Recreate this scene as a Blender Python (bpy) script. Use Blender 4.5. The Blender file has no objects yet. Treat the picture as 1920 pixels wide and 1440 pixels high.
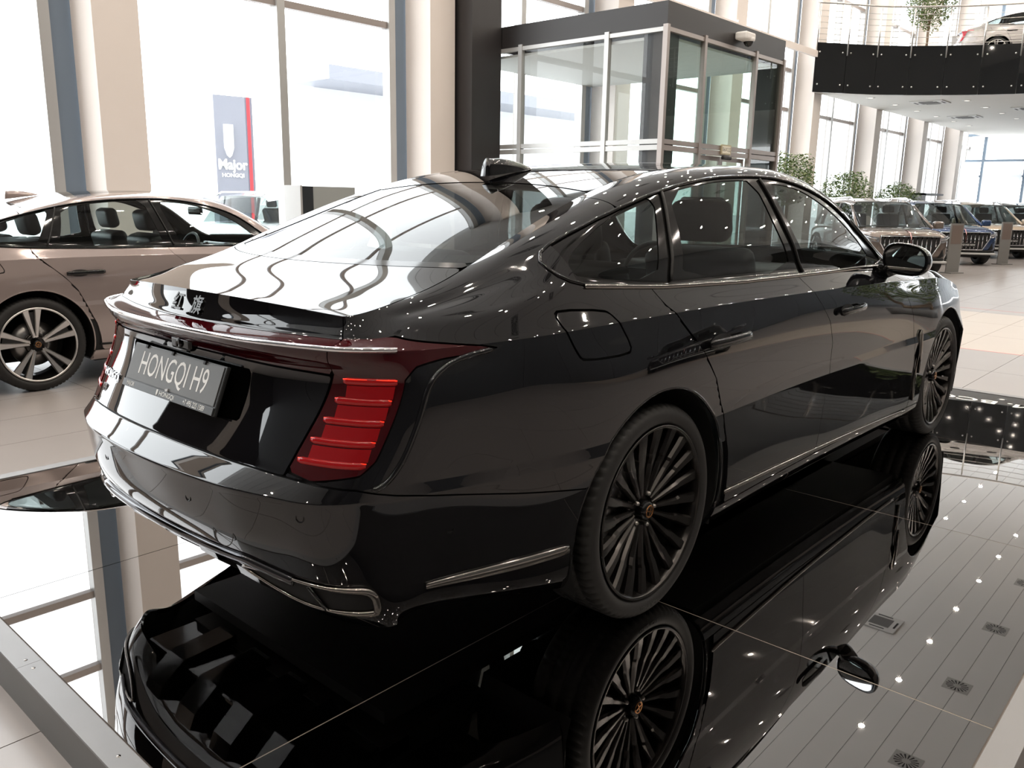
import bpy, bmesh, math, random
import numpy as np
from mathutils import Vector, Matrix

random.seed(7)
rng = np.random.default_rng(7)
scene = bpy.context.scene
COL = scene.collection

# ---------------------------------------------------------------- camera
CAM_F, CAM_YAW, CAM_PITCH, CAM_ROLL = 1558.85, 0.7300, 0.2184, 0.0178
CAM_POS = Vector((-2.1724, -2.2508, 1.3206))
cam_data = bpy.data.cameras.new('camera')
cam = bpy.data.objects.new('camera', cam_data)
COL.objects.link(cam)
_F = Vector((math.cos(CAM_PITCH) * math.cos(CAM_YAW), math.cos(CAM_PITCH) * math.sin(CAM_YAW), -math.sin(CAM_PITCH)))
_R = Vector((math.sin(CAM_YAW), -math.cos(CAM_YAW), 0))
_U = _R.cross(_F)
_c, _s = math.cos(CAM_ROLL), math.sin(CAM_ROLL)
_R2 = _R * _c + _U * _s
_U2 = _U * _c - _R * _s
_m = Matrix((_R2, _U2, -_F)).transposed().to_4x4()
_m.translation = CAM_POS
cam.matrix_world = _m
cam_data.sensor_fit = 'HORIZONTAL'
cam_data.sensor_width = 36.0
cam_data.lens = CAM_F / 1920 * 36.0
cam_data.clip_start = 0.05
cam_data.clip_end = 400
scene.camera = cam

# ---------------------------------------------------------------- world and exposure
W_STRENGTH = 5.5
world = bpy.data.worlds.new('overcast sky')
scene.world = world
world.use_nodes = True
_bg = world.node_tree.nodes['Background']
_bg.inputs['Color'].default_value = (0.95, 0.975, 1.0, 1)
_bg.inputs['Strength'].default_value = W_STRENGTH
scene.view_settings.view_transform = 'Standard'
scene.view_settings.look = 'None'
scene.view_settings.exposure = 0.0
scene.view_settings.gamma = 1.0
scene.view_settings.use_curve_mapping = False

# ---------------------------------------------------------------- materials
MATS = {}
def mat(name, color=(0.5, 0.5, 0.5), rough=0.5, metal=0.0, ior=1.5, coat=0.0, emit=None, estr=0.0, noise=0.0, nscale=8.0, bump=0.0, alpha=1.0, trans=0.0):
    if name in MATS:
        return MATS[name]
    m = bpy.data.materials.new(name)
    m.use_nodes = True
    nt = m.node_tree
    b = nt.nodes['Principled BSDF']
    b.inputs['Base Color'].default_value = (*color, 1)
    b.inputs['Roughness'].default_value = rough
    b.inputs['Metallic'].default_value = metal
    b.inputs['IOR'].default_value = ior
    b.inputs['Coat Weight'].default_value = coat
    b.inputs['Coat Roughness'].default_value = 0.02
    b.inputs['Transmission Weight'].default_value = trans
    if emit:
        b.inputs['Emission Color'].default_value = (*emit, 1)
        b.inputs['Emission Strength'].default_value = estr
    if noise > 0 or bump > 0:
        tc = nt.nodes.new('ShaderNodeTexCoord')
        tx = nt.nodes.new('ShaderNodeTexNoise')
        tx.inputs['Scale'].default_value = nscale
        tx.inputs['Detail'].default_value = 5
        nt.links.new(tc.outputs['Object'], tx.inputs['Vector'])
        if noise > 0:
            mx = nt.nodes.new('ShaderNodeMix'); mx.data_type = 'RGBA'
            lo = tuple(max(0, c * (1 - noise)) for c in color); hi = tuple(min(1, c * (1 + noise)) for c in color)
            mx.inputs[6].default_value = (*lo, 1); mx.inputs[7].default_value = (*hi, 1)
            nt.links.new(tx.outputs['Fac'], mx.inputs[0]); nt.links.new(mx.outputs[2], b.inputs['Base Color'])
        if bump > 0:
            bp = nt.nodes.new('ShaderNodeBump'); bp.inputs['Strength'].default_value = bump; bp.inputs['Distance'].default_value = 0.01
            nt.links.new(tx.outputs['Fac'], bp.inputs['Height']); nt.links.new(bp.outputs['Normal'], b.inputs['Normal'])
    MATS[name] = m
    return m

def glass_mat(name, tint=(0.9, 0.96, 0.95), ior=1.5, rough=0.0):
    """thin pane: tinted see-through film plus a Fresnel surface reflection"""
    if name in MATS:
        return MATS[name]
    m = bpy.data.materials.new(name); m.use_nodes = True
    nt = m.node_tree; nt.nodes.clear()
    out = nt.nodes.new('ShaderNodeOutputMaterial'); mx = nt.nodes.new('ShaderNodeMixShader')
    tr = nt.nodes.new('ShaderNodeBsdfTransparent'); tr.inputs['Color'].default_value = (*tint, 1)
    gl = nt.nodes.new('ShaderNodeBsdfGlossy'); gl.inputs['Roughness'].default_value = rough
    fr = nt.nodes.new('ShaderNodeFresnel'); fr.inputs['IOR'].default_value = ior
    ge = nt.nodes.new('ShaderNodeNewGeometry'); mr = nt.nodes.new('ShaderNodeMapRange')          # same reflectance from both faces of the pane
    mr.inputs['To Min'].default_value = ior; mr.inputs['To Max'].default_value = 1 / ior
    nt.links.new(ge.outputs['Backfacing'], mr.inputs['Value']); nt.links.new(mr.outputs[0], fr.inputs['IOR'])
    nt.links.new(fr.outputs[0], mx.inputs[0]); nt.links.new(tr.outputs[0], mx.inputs[1]); nt.links.new(gl.outputs[0], mx.inputs[2])
    nt.links.new(mx.outputs[0], out.inputs[0])
    MATS[name] = m
    return m

# ---------------------------------------------------------------- object helpers
def empty(name, loc=(0, 0, 0), rotz=0.0, parent=None):
    o = bpy.data.objects.new(name, None)
    COL.objects.link(o)
    o.location = loc
    o.rotation_euler = (0, 0, rotz)
    o.empty_display_size = 0.1
    if parent: o.parent = parent
    return o

def tag(o, label=None, cat=None, group=None, kind=None):
    if label: o['label'] = label
    if cat: o['category'] = cat
    if group: o['group'] = group
    if kind: o['kind'] = kind
    return o

def mesh(name, verts, faces, material=None, parent=None, smooth=False, normals=None, loc=None):
    me = bpy.data.meshes.new(name)
    if isinstance(verts, np.ndarray): verts = verts.tolist()
    me.from_pydata(verts, [], faces)
    me.update()
    if smooth or normals is not None:
        me.polygons.foreach_set('use_smooth', [True] * len(me.polygons))
    if normals is not None:
        me.normals_split_custom_set_from_vertices([tuple(n) for n in normals])
    o = bpy.data.objects.new(name, me)
    COL.objects.link(o)
    if material: me.materials.append(material)
    if parent: o.parent = parent
    if loc: o.location = loc
    return o

class MB:
    """collects simple shapes into one mesh"""
    def __init__(self): self.v = []; self.f = []; self.sm = []
    def add(self, vs, fs, smooth=False):
        n = len(self.v); self.v += [tuple(p) for p in vs]; self.f += [tuple(i + n for i in q) for q in fs]; self.sm += [smooth] * len(fs)
        return self
    def box(self, a, b, bev=0.0):
        (x0, y0, z0), (x1, y1, z1) = a, b
        if x0 > x1: x0, x1 = x1, x0
        if y0 > y1: y0, y1 = y1, y0
        if z0 > z1: z0, z1 = z1, z0
        if bev <= 0:
            return self.add([(x0, y0, z0), (x1, y0, z0), (x1, y1, z0), (x0, y1, z0), (x0, y0, z1), (x1, y0, z1), (x1, y1, z1), (x0, y1, z1)],
                            [(0, 3, 2, 1), (4, 5, 6, 7), (0, 1, 5, 4), (1, 2, 6, 5), (2, 3, 7, 6), (3, 0, 4, 7)])
        bm = bmesh.new(); bmesh.ops.create_cube(bm, size=1)
        for v in bm.verts: v.co = Vector(((x0 + x1) / 2 + v.co.x * (x1 - x0), (y0 + y1) / 2 + v.co.y * (y1 - y0), (z0 + z1) / 2 + v.co.z * (z1 - z0)))
        bmesh.ops.bevel(bm, geom=bm.edges[:], offset=bev, segments=3 if bev >= .035 else 2, profile=.5, affect='EDGES')
        bm.verts.ensure_lookup_table(); bm.verts.index_update()
        self.add([v.co[:] for v in bm.verts], [[v.index for v in f.verts] for f in bm.faces], bev >= .035); bm.free()
        return self
    def tube(self, pts, r, seg=10, closed=False, caps=True, flat=1.0, up=None):
        """swept round (or flattened) bar; r may be a list"""
        pts = [Vector(p) for p in pts]; n = len(pts)
        rs = r if isinstance(r, (list, tuple)) else [r] * n
        up = Vector(up) if up else Vector((0, 0, 1))
        vs = []
        for i, p in enumerate(pts):
            a = pts[i - 1] if (i > 0 or closed) else p
            b = pts[(i + 1) % n] if (i < n - 1 or closed) else p
            t = (b - a).normalized()
            u = up - t * up.dot(t)
            if u.length < 1e-4: u = Vector((1, 0, 0)) - t * t.x
            u.normalize(); w = t.cross(u)
            for k in range(seg):
                an = 2 * math.pi * k / seg
                vs.append(p + u * math.cos(an) * rs[i] + w * math.sin(an) * rs[i] * flat)
        fs = []
        for i in range(n if closed else n - 1):
            j = (i + 1) % n
            for k in range(seg):
                l = (k + 1) % seg
                fs.append((i * seg + k, i * seg + l, j * seg + l, j * seg + k))
        if caps and not closed:
            fs.append(tuple(range(seg - 1, -1, -1))); fs.append(tuple((n - 1) * seg + k for k in range(seg)))
        return self.add(vs, fs, True)
    def cyl(self, a, b, r, r2=None, seg=24, caps=True):
        return self.tube([a, b], [r, r if r2 is None else r2], seg, caps=caps)
    def lathe(self, prof, seg=48, axis='z', origin=(0, 0, 0), closed=False):
        """prof list of (radius, height)"""
        n = len(prof); vs = []
        for k in range(seg):
            a = 2 * math.pi * k / seg; c, s = math.cos(a), math.sin(a)
            for r, h in prof:
                p = {'z': (r * c, r * s, h), 'y': (r * c, h, r * s), 'x': (h, r * c, r * s)}[axis]
                vs.append((p[0] + origin[0], p[1] + origin[1], p[2] + origin[2]))
        fs = []
        for k in range(seg):
            l = (k + 1) % seg
            for i in range(n if closed else n - 1):
                j = (i + 1) % n
                q = (k * n + i, l * n + i, l * n + j, k * n + j)
                fs.append(q if axis != 'y' else q[::-1])
        return self.add(vs, fs, True)
    def prism(self, poly, axis, a, b):
        """poly 2D points, extruded along axis from a to b; axis x:(y,z) y:(x,z) z:(x,y)"""
        n = len(poly)
        def P(p, h): return {'x': (h, p[0], p[1]), 'y': (p[0], h, p[1]), 'z': (p[0], p[1], h)}[axis]
        vs = [P(p, a) for p in poly] + [P(p, b) for p in poly]
        fs = [tuple(range(n)), tuple(range(2 * n - 1, n - 1, -1))]
        for i in range(n):
            j = (i + 1) % n; fs.append((i, i + n, j + n, j))
        return self.add(vs, fs)
    def build(self, name, material=None, parent=None, loc=None, smooth=True):
        o = mesh(name, self.v, self.f, material, parent, loc=loc)
        if smooth:
            o.data.polygons.foreach_set('use_smooth', self.sm)
        bm = bmesh.new(); bm.from_mesh(o.data); bmesh.ops.recalc_face_normals(bm, faces=bm.faces[:]); bm.to_mesh(o.data); bm.free()
        return o

def boxo(name, a, b, material, parent=None, bev=0.0):
    return MB().box(a, b, bev).build(name, material, parent)

def text(name, body, size, material, parent=None, matrix=None, extrude=0.001, align='CENTER', width=1.0, bold=0.0):
    cu = bpy.data.curves.new(name, 'FONT'); cu.body = body; cu.size = size; cu.extrude = extrude
    cu.align_x = align; cu.align_y = 'CENTER'; cu.offset = bold; cu.resolution_u = 3
    t = bpy.data.objects.new(name + '_tmp', cu); COL.objects.link(t)
    bpy.context.view_layer.update()
    me = bpy.data.meshes.new_from_object(t.evaluated_get(bpy.context.evaluated_depsgraph_get()))
    bpy.data.objects.remove(t); bpy.data.curves.remove(cu)
    for v in me.vertices: v.co.x *= width
    me.name = name
    me.materials.clear(); me.materials.append(material)
    o = bpy.data.objects.new(name, me); COL.objects.link(o)
    if parent: o.parent = parent
    if matrix is not None: o.matrix_local = matrix
    return o

def frame_matrix(origin, xdir, ydir):
    x = Vector(xdir).normalized(); y = Vector(ydir); y = (y - x * x.dot(y)).normalized(); z = x.cross(y)
    m = Matrix((x, y, z)).transposed().to_4x4(); m.translation = Vector(origin)
    return m

def copy_tree(o, parent=None):
    c = o.copy(); COL.objects.link(c)
    if parent: c.parent = parent
    for ch in o.children: copy_tree(ch, c)
    return c
# ================================================================ body surfaces of a fastback sedan
def nat_spline(t, P, q):
    """natural cubic spline through P (n,d) at t, evaluated at q"""
    t = np.asarray(t, float); P = np.asarray(P, float); n = len(t); h = np.diff(t)
    A = np.zeros((n, n)); B = np.zeros_like(P); A[0, 0] = A[-1, -1] = 1
    for i in range(1, n - 1):
        A[i, i - 1] = h[i - 1]; A[i, i] = 2 * (h[i - 1] + h[i]); A[i, i + 1] = h[i]
        B[i] = 6 * ((P[i + 1] - P[i]) / h[i] - (P[i] - P[i - 1]) / h[i - 1])
    M = np.linalg.solve(A, B)
    k = np.clip(np.searchsorted(t, q) - 1, 0, n - 2); a = (t[k + 1] - q)[:, None]; b = (q - t[k])[:, None]; hk = h[k][:, None]
    return (M[k] * a**3 + M[k + 1] * b**3) / (6 * hk) + (P[k] / hk - M[k] * hk / 6) * a + (P[k + 1] / hk - M[k + 1] * hk / 6) * b

def akima_cols(R, sub):
    """R (rows, m, 3): smooth each column through the rows, chord length parameter; sub samples per interval"""
    n, m, _ = R.shape
    h = np.maximum(np.linalg.norm(np.diff(R, axis=0), axis=2), 1e-5)          # n-1,m
    d = np.diff(R, axis=0) / h[..., None]
    D = np.concatenate([2 * (2 * d[:1] - d[1:2]) - d[:1], 2 * d[:1] - d[1:2], d, 2 * d[-1:] - d[-2:-1], 2 * (2 * d[-1:] - d[-2:-1]) - d[-1:]])
    w1 = np.linalg.norm(D[3:] - D[2:-1], axis=2) + 0.02; w2 = np.linalg.norm(D[1:-2] - D[:-3], axis=2) + 0.02
    T = (w1[..., None] * D[1:-2] + w2[..., None] * D[2:-1]) / (w1 + w2)[..., None]
    out = []; V = []
    for i in range(n - 1):
        for k in range(sub[i]):
            s = k / sub[i]; H = h[i][:, None]
            out.append(R[i] * (2 * s**3 - 3 * s**2 + 1) + T[i] * H * (s**3 - 2 * s**2 + s) + R[i + 1] * (-2 * s**3 + 3 * s**2) + T[i + 1] * H * (s**3 - s**2)); V.append(i + s)
    out.append(R[-1]); V.append(n - 1.0)
    return np.array(out), np.array(V)

# columns: six across the tail (half width), then stations along the side, then the nose
UC = [-1.77, -1.55, -1.35, -1.20, -1.09, -0.99, -0.85, -0.6, -0.35, 0.0, 0.4, 0.9, 1.4, 1.9, 2.3, 2.65, 3.06, 3.35, 3.58, 3.80, 4.02, 4.28, 4.62]
XS = [-0.85, -0.6, -0.35, 0.0, 0.4, 0.9, 1.4, 1.9, 2.3, 2.65, 3.06, 3.35]
LOW = [.795, .878, .934, .950, .945, .935, .930, .933, .940, .952, .957, .947]
UPP = [.772, .868, .905, .922, .926, .926, .923, .918, .911, .908, .906, .885]
ZCH = [.962, .972, .980, .986, .988, .984, .976, .966, .955, .943, .918, .865]
REAR_W = [0, .22, .42, .56, .66, .73]
def lipx(w): return -1.03 + .25 * w * w
def lipz(w): return 1.057 - .07 * w * w
def body_rows():
    """control rows from the sill up to the roof seam; each row lists (x, half width, z) at every column of UC"""
    rows = {}
    zlow = [[.25, .235, .21, .19, .185, .185, .185, .185, .185, .19, .21, .20], [.31, .29, .27, .25, .245, .245, .245, .245, .245, .25, .27, .26],
            [.40, .38, .36, .33, .33, .33, .33, .33, .33, .33, .34, .33], [.50, .495, .49, .48, .48, .48, .48, .48, .48, .48, .48, .47], [.605, .61, .615, .62, .62, .62, .62, .62, .62, .62, .62, .60]]
    dw = [-.055, -.02, -.008, 0, .006]
    for r in range(5):
        rows[r] = [(x, LOW[i] + dw[r] - (.03 if r == 0 and i < 2 else 0), zlow[r][i]) for i, x in enumerate(XS)]
    mix = {5: (.22, .006), 6: (.5, .011), 7: (.8, .007), 8: (1, .0), 9: (1, -.006)}
    zz = {5: -.345, 6: -.19, 7: -.085, 8: -.028, 9: 0}
    for r, (t, b) in mix.items():
        rows[r] = []
        for i, x in enumerate(XS):
            z = ZCH[i] + zz[r]
            if r == 5: z = zlow[4][i] + (.032 if i == 0 else .035)
            rows[r].append((x, LOW[i] * (1 - t) + UPP[i] * t + b, z))
    rows[10] = [(-.835, .722, 1.0), (-.6, .802, 1.035), (-.35, .818, 1.085), (0, .846, 1.064), (.4, .857, 1.050), (.9, .861, 1.043), (1.4, .858, 1.037), (1.9, .850, 1.024), (2.3, .838, 1.008), (2.65, .83, .985), (3.06, .85, .950), (3.35, .815, .895)]
    r13 = [(-.80, .666, 1.036), (-.6, .700, 1.078), (-.35, .735, 1.155), (0, .715, 1.285), (.4, .694, 1.383), (.9, .676, 1.424), (1.4, .688, 1.407), (1.9, .748, 1.238), (2.3, .805, 1.035), (2.65, .775, .992), (3.06, .79, .963), (3.35, .76, .912)]
    r15 = [(-.765, .620, 1.067), (-.6, .614, 1.112), (-.35, .580, 1.198), (0, .552, 1.320), (.4, .545, 1.420), (.9, .545, 1.464), (1.4, .560, 1.462), (1.9, .660, 1.316), (2.3, .748, 1.072), (2.65, .735, 1.000), (3.06, .70, .970), (3.35, .68, .925)]
    def lerp(a, b, t): return tuple(a[k] * (1 - t) + b[k] * t for k in range(3))
    rows[11] = []; rows[12] = []; rows[13] = r13; rows[14] = []; rows[15] = r15
    for i in range(len(XS)):
        a, b, c = rows[10][i], r13[i], r15[i]
        for r, t in ((11, .33), (12, .68)):
            p = lerp(a, b, t); k = .010 if 2 < i < 9 else .004
            rows[r].append((p[0], p[1] + k, p[2] + k * .5))
        p = lerp(b, c, .5); k = .013 if i > 1 else .004
        rows[14].append((p[0], p[1] + k * .7, p[2] + k))
    # tail: (x list over REAR_W, z list)
    tail = {0: ([-.99, -.99, -1.01, -1.005, -.975, -.92], [.338, .332, .295, .255, .245, .245]), 1: ([-1.125, -1.12, -1.10, -1.068, -1.03, -.965], [.360, .357, .335, .312, .31, .31]),
            2: ([-1.165, -1.158, -1.135, -1.098, -1.06, -.99], [.40] * 6), 3: ([-1.205, -1.197, -1.168, -1.126, -1.085, -1.008], [.5] * 6),
            4: ([-1.222, -1.213, -1.183, -1.140, -1.095, -1.018], [.612, .612, .61, .607, .604, .604]),
            5: ([-1.152, -1.146, -1.126, -1.098, -1.066, -1.008], [.656, .655, .652, .646, .640, .638]),
            6: ([-1.084, -1.079, -1.063, -1.032, -1.000, -.952], [.79, .79, .79, .785, .78, .775]),
            7: ([-1.060, -1.055, -1.040, -1.006, -.968, -.914], [.905, .905, .903, .900, .895, .885]),
            8: ([-1.106, -1.100, -1.075, -1.031, -.988, -.925], [.945, .945, .944, .942, .94, .935]),
            9: ([-1.112, -1.107, -1.081, -1.036, -.991, -.922], [.964] * 6),
            10: ([-1.056, -1.043, -1.011, -.977, -.944, -.895], [.980] * 6)}
    nose_u = [(3.54, .895), (3.71, .79), (3.81, .61), (3.865, .33), (3.89, 0)]
    for r in range(16):
        if r <= 10:
            xs, zs = tail[r]
            T = [(xs[k], REAR_W[k] - (.012 if r == 10 and k == 5 else 0), zs[k]) for k in range(6)]
            if r == 10: T[5] = (-.890, .700, .986); T[4] = (-.944, .650, .981)
        else:
            f = {11: .22, 12: .45, 13: .68, 14: .86, 15: 1.0}[r]
            T = []
            for k in range(6):
                a = (tail[10][0][k], REAR_W[k], tail[10][1][k])
                if k == 4: a = (-.944, .650, .981)
                if k == 5: a = (-.890, .700, .986)
                b = (lipx(REAR_W[k]), REAR_W[k], lipz(REAR_W[k]))
                if k == 4: b = (-.918, .607, lipz(.6) + .004)
                if k == 5: b = (-.85, .615, 1.047)
                p = lerp(a, b, f); T.append((p[0] + .006 * math.sin(math.pi * f) * (1 if k < 4 else .3), p[1], p[2]))
        lo = rows[r][-1]
        N = []
        for k, (x, w) in enumerate(nose_u):
            f = (k + 1) / 5
            zt = lo[2] if r < 9 else lo[2] - (.09 if r < 15 else .10) * f
            ws = lo[1] / .947
            xs = x - (0 if r < 6 else .02 * (r - 5) if r < 11 else .10 + .02 * (r - 10)) - (.06 if r == 0 else 0)
            N.append((xs, w * min(1, .35 + .65 * ws), zt))
        rows[r] = T + rows[r] + N
    return [rows[r] for r in range(16)]

def body_grid(du=0.012, dense=1.0):
    base = body_rows()
    # extra rows hug the creases (ledge edge, ledge root, light-bar edge)
    def mixrow(a, b, t): return [tuple(a[i][k] * (1 - t) + b[i][k] * t for k in range(3)) for i in range(len(a))]
    seq = []; vid = []
    for r, row in enumerate(base):
        if r in (4, 5, 9): seq.append(mixrow(base[r - 1], row, .90)); vid.append(r - .1)
        seq.append(row); vid.append(float(r))
        if r in (4, 5, 9): seq.append(mixrow(row, base[r + 1], .10)); vid.append(r + .1)
    u = np.array(UC); L = len(u)
    q = np.arange(u[0], u[-1] + 1e-6, du); q[-1] = u[-1]
    ext_u = np.concatenate([2 * u[0] - u[3:0:-1], u, 2 * u[-1] - u[-2:-5:-1]])
    R = []
    for row in seq:
        P = np.array(row); P = np.stack([P[:, 0], P[:, 1], P[:, 2]], 1)
        m1 = P[3:0:-1] * np.array([1, -1, 1]); m2 = P[-2:-5:-1] * np.array([1, -1, 1])
        R.append(nat_spline(ext_u, np.concatenate([m1, P, m2]), q))
    R = np.array(R)
    hs = np.linalg.norm(np.diff(R, axis=0), axis=2).max(axis=1)
    sub = [max(2, int(math.ceil(h / (.014 / dense)))) if h > .03 else 2 for h in hs]
    S, V = akima_cols(R, sub)
    V = np.interp(V, np.arange(len(vid)), vid)
    S = S.copy(); S[..., 1] *= -1                                  # right-hand side of the car: y negative
    ext = np.concatenate([S[:, 1:2] * np.array([1, -1, 1]), S, S[:, -2:-1] * np.array([1, -1, 1])], axis=1)
    dU = ext[:, 2:] - ext[:, :-2]; dV = np.gradient(S, axis=0)
    N = np.cross(dU, dV); N /= np.maximum(np.linalg.norm(N, axis=2, keepdims=True), 1e-9)
    if N[len(V) // 3, len(q) // 2, 1] > 0: N = -N
    UU, VV = np.meshgrid(q, V)
    return S, N, UU, VV, (R[-1], q)

TOP_C = [(-1.15, -1.03, 1.057), (-.99, -.955, 1.068), (-.85, -.86, 1.085), (-.6, -.71, 1.130), (-.5, -.62, 1.158), (-.35, -.455, 1.212), (0.0, -.02, 1.345), (.15, .15, 1.386), (.4, .40, 1.434), (.9, .9, 1.484), (1.4, 1.42, 1.489), (1.65, 1.74, 1.458), (1.9, 2.06, 1.345), (2.3, 2.64, 1.085), (2.65, 2.90, 1.022), (3.06, 3.12, 1.008), (3.35, 3.38, .985), (3.58, 3.6, .945), (3.80, 3.74, .90)]
def top_grid(seam, du=0.014, nq=26):
    Rr, q = seam                                               # dense seam (x, w, z) at u = q
    us = np.arange(-1.15, 3.80, du)
    C = np.array(TOP_C); cc = nat_spline(C[:, 0], C[:, 1:], us)
    sx = np.array([np.interp(us, q, Rr[:, k]) for k in range(3)]).T
    lip = us < -1.09
    for i in np.where(lip)[0]:
        f = (us[i] + 1.15) / .06
        w = .59 + .017 * f
        sx[i] = (lipx(w) * (1 - f) + sx[i][0] * f, w, lipz(w) * (1 - f) + sx[i][2] * f)
    qq = np.linspace(-1, 1, 2 * nq + 1)
    S = np.zeros((len(us), len(qq), 3))
    for j, k in enumerate(qq):
        p = abs(k)
        S[:, j, 0] = cc[:, 0] + (sx[:, 0] - cc[:, 0]) * p**2
        S[:, j, 1] = sx[:, 1] * k
        S[:, j, 2] = cc[:, 1] + (sx[:, 2] - cc[:, 1]) * p**2.3
    dU = np.gradient(S, axis=0); dQ = np.gradient(S, axis=1)
    N = np.cross(dU, dQ); N /= np.linalg.norm(N, axis=2, keepdims=True)
    if N[len(us) // 2, nq, 2] < 0: N = -N
    UU, QQ = np.meshgrid(us, qq, indexing='ij')
    return S, N, UU, QQ

# ---------------------------------------------------------------- cutting panels out of a surface
def sdpoly(px, pz, poly):
    """signed distance to a closed polygon, negative inside"""
    P = np.stack([px, pz], -1); d = np.full(px.shape, 1e9); s = np.ones(px.shape)
    n = len(poly)
    for i in range(n):
        a = np.array(poly[i], float); b = np.array(poly[i - 1], float)
        e = b - a; w = P - a
        t = np.clip((w @ e) / (e @ e), 0, 1)[..., None]
        bb = w - e * t
        d = np.minimum(d, (bb**2).sum(-1))
        c1 = P[..., 1] >= a[1]; c2 = P[..., 1] < b[1]; c3 = e[0] * w[..., 1] > e[1] * w[..., 0]
        fl = (c1 & c2 & c3) | (~c1 & ~c2 & ~c3)
        s = np.where(fl, -s, s)
    return s * np.sqrt(d)

def below(px, pz, line):
    """negative under a polyline z(x)"""
    L = np.array(line); return pz - np.interp(px, L[:, 0], L[:, 1])

def clip_grid(S, N, F, mirror=False, offset=0.0):
    """part of the grid where F < 0; returns verts, normals, faces"""
    n, m = F.shape
    P = S + N * offset
    inside = F < 0
    q = np.stack([inside[:-1, :-1], inside[1:, :-1], inside[1:, 1:], inside[:-1, 1:]], -1)
    cnt = q.sum(-1)
    idx = -np.ones((n, m), int); verts = []; norms = []; faces = []
    def vid(i, j):
        if idx[i, j] < 0:
            idx[i, j] = len(verts); verts.append(P[i, j]); norms.append(N[i, j])
        return idx[i, j]
    cut = {}
    def cid(a, b):
        k = (a, b) if a < b else (b, a)
        if k not in cut:
            fa, fb = F[k[0]], F[k[1]]; t = fa / (fa - fb)
            cut[k] = len(verts); verts.append(P[k[0]] * (1 - t) + P[k[1]] * t)
            nn = N[k[0]] * (1 - t) + N[k[1]] * t; norms.append(nn / np.linalg.norm(nn))
        return cut[k]
    for i, j in np.argwhere(cnt > 0):
        c = [(i, j), (i + 1, j), (i + 1, j + 1), (i, j + 1)]
        if cnt[i, j] == 4:
            faces.append([vid(*k) for k in c])
        else:
            f = []
            for k in range(4):
                a, b = c[k], c[(k + 1) % 4]
                if inside[a]: f.append(vid(*a))
                if inside[a] != inside[b]: f.append(cid(tuple(a), tuple(b)))
            if len(f) >= 3: faces.append(f)
    if not verts: return np.zeros((0, 3)), np.zeros((0, 3)), []
    V = np.array(verts); NN = np.array(norms)
    # orientation
    f0 = faces[len(faces) // 2]; a, b, c = V[f0[0]], V[f0[1]], V[f0[2]]
    flip = np.dot(np.cross(b - a, c - a), NN[f0[0]]) < 0
    if mirror:
        V = V * np.array([1, -1, 1]); NN = NN * np.array([1, -1, 1]); flip = not flip
    if flip: faces = [f[::-1] for f in faces]
    return V, NN, faces

def flange(V, N, faces, depth, skip_centre=True):
    """turn the rim of a panel inwards so that panel gaps have depth"""
    if depth <= 0 or not len(faces): return V, N, faces
    cnt = {}
    for f in faces:
        for k in range(len(f)):
            a, b = f[k], f[(k + 1) % len(f)]; e = (min(a, b), max(a, b)); cnt[e] = None if e in cnt else (a, b)
    V2 = [V]; N2 = [N]; F2 = list(faces); m = {}; base = len(V); extra = []; en = []
    for e, ab in cnt.items():
        if ab is None: continue
        a, b = ab
        if skip_centre and abs(V[a][1]) < 1e-4 and abs(V[b][1]) < 1e-4: continue
        t = V[b] - V[a]; o = np.cross(t, (N[a] + N[b]) / 2); L = np.linalg.norm(o)
        if L < 1e-9: continue
        o = o / L; k = base + len(extra)
        extra += [V[a], V[b], V[b] - N[b] * depth, V[a] - N[a] * depth]; en += [o] * 4
        F2.append([k + 1, k, k + 3, k + 2])
    if extra:
        V2.append(np.array(extra)); N2.append(np.array(en))
    return np.concatenate(V2), np.concatenate(N2), F2

def panel(name, S, N, F, material, parent, sides='R', depth=0.012, offset=0.0):
    """sides R / L / B (both halves joined over the centre line) / T (full-width top surface)"""
    parts = []
    for s in ({'R': 'R', 'L': 'L', 'B': 'RL', 'T': 'R'}[sides]):
        parts.append(flange(*clip_grid(S, N, F, s == 'L', offset), depth, sides == 'B'))
    V = np.concatenate([p[0] for p in parts]); NN = np.concatenate([p[1] for p in parts]); faces = []; k = 0
    for p in parts:
        faces += [[i + k for i in f] for f in p[2]]; k += len(p[0])
    if not faces: return None
    return mesh(name, V, faces, material, parent, normals=NN)

def chaikin(P, n=2):
    P = [tuple(p) for p in P]
    for _ in range(n):
        Q = []
        for i in range(len(P)):
            a, b = P[i], P[(i + 1) % len(P)]
            Q += [(a[0] * .75 + b[0] * .25, a[1] * .75 + b[1] * .25), (a[0] * .25 + b[0] * .75, a[1] * .25 + b[1] * .75)]
        P = Q
    return P
# ================================================================ sedan builder
M_PAINT = mat('black car paint', (.0035, .0035, .0045), .02, ior=1.55, coat=0.3)
M_GLOSSBLK = mat('gloss black trim', (.004, .004, .004), .06, ior=1.5)
M_BLACK = mat('matte black plastic', (.006, .006, .006), .6)
M_RUBBER = mat('tyre rubber', (.012, .0115, .011), .62, noise=.25, nscale=40)
M_CHROME = mat('chrome', (.82, .82, .83), .07, metal=1)
M_DKCHROME = mat('smoked chrome', (.30, .28, .26), .12, metal=1)
M_WHEEL = mat('dark gunmetal wheel', (.043, .040, .038), .20, metal=.85)
M_SILVER = mat('machined silver', (.75, .73, .71), .3, metal=1)
M_LAMPRED = mat('dark red lamp lens', (.038, .0015, .003), .04, ior=1.55)
M_LED = mat('red lamp element', (.24, .003, .005), .12, emit=(1, .02, .015), estr=.06)
M_LEDHOT = mat('red lamp filament', (.6, .02, .01), .2, emit=(1, .035, .01), estr=.75)
M_LEDDIM = mat('red lamp panel', (.17, .003, .006), .18, emit=(1, .02, .015), estr=.05)
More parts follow.
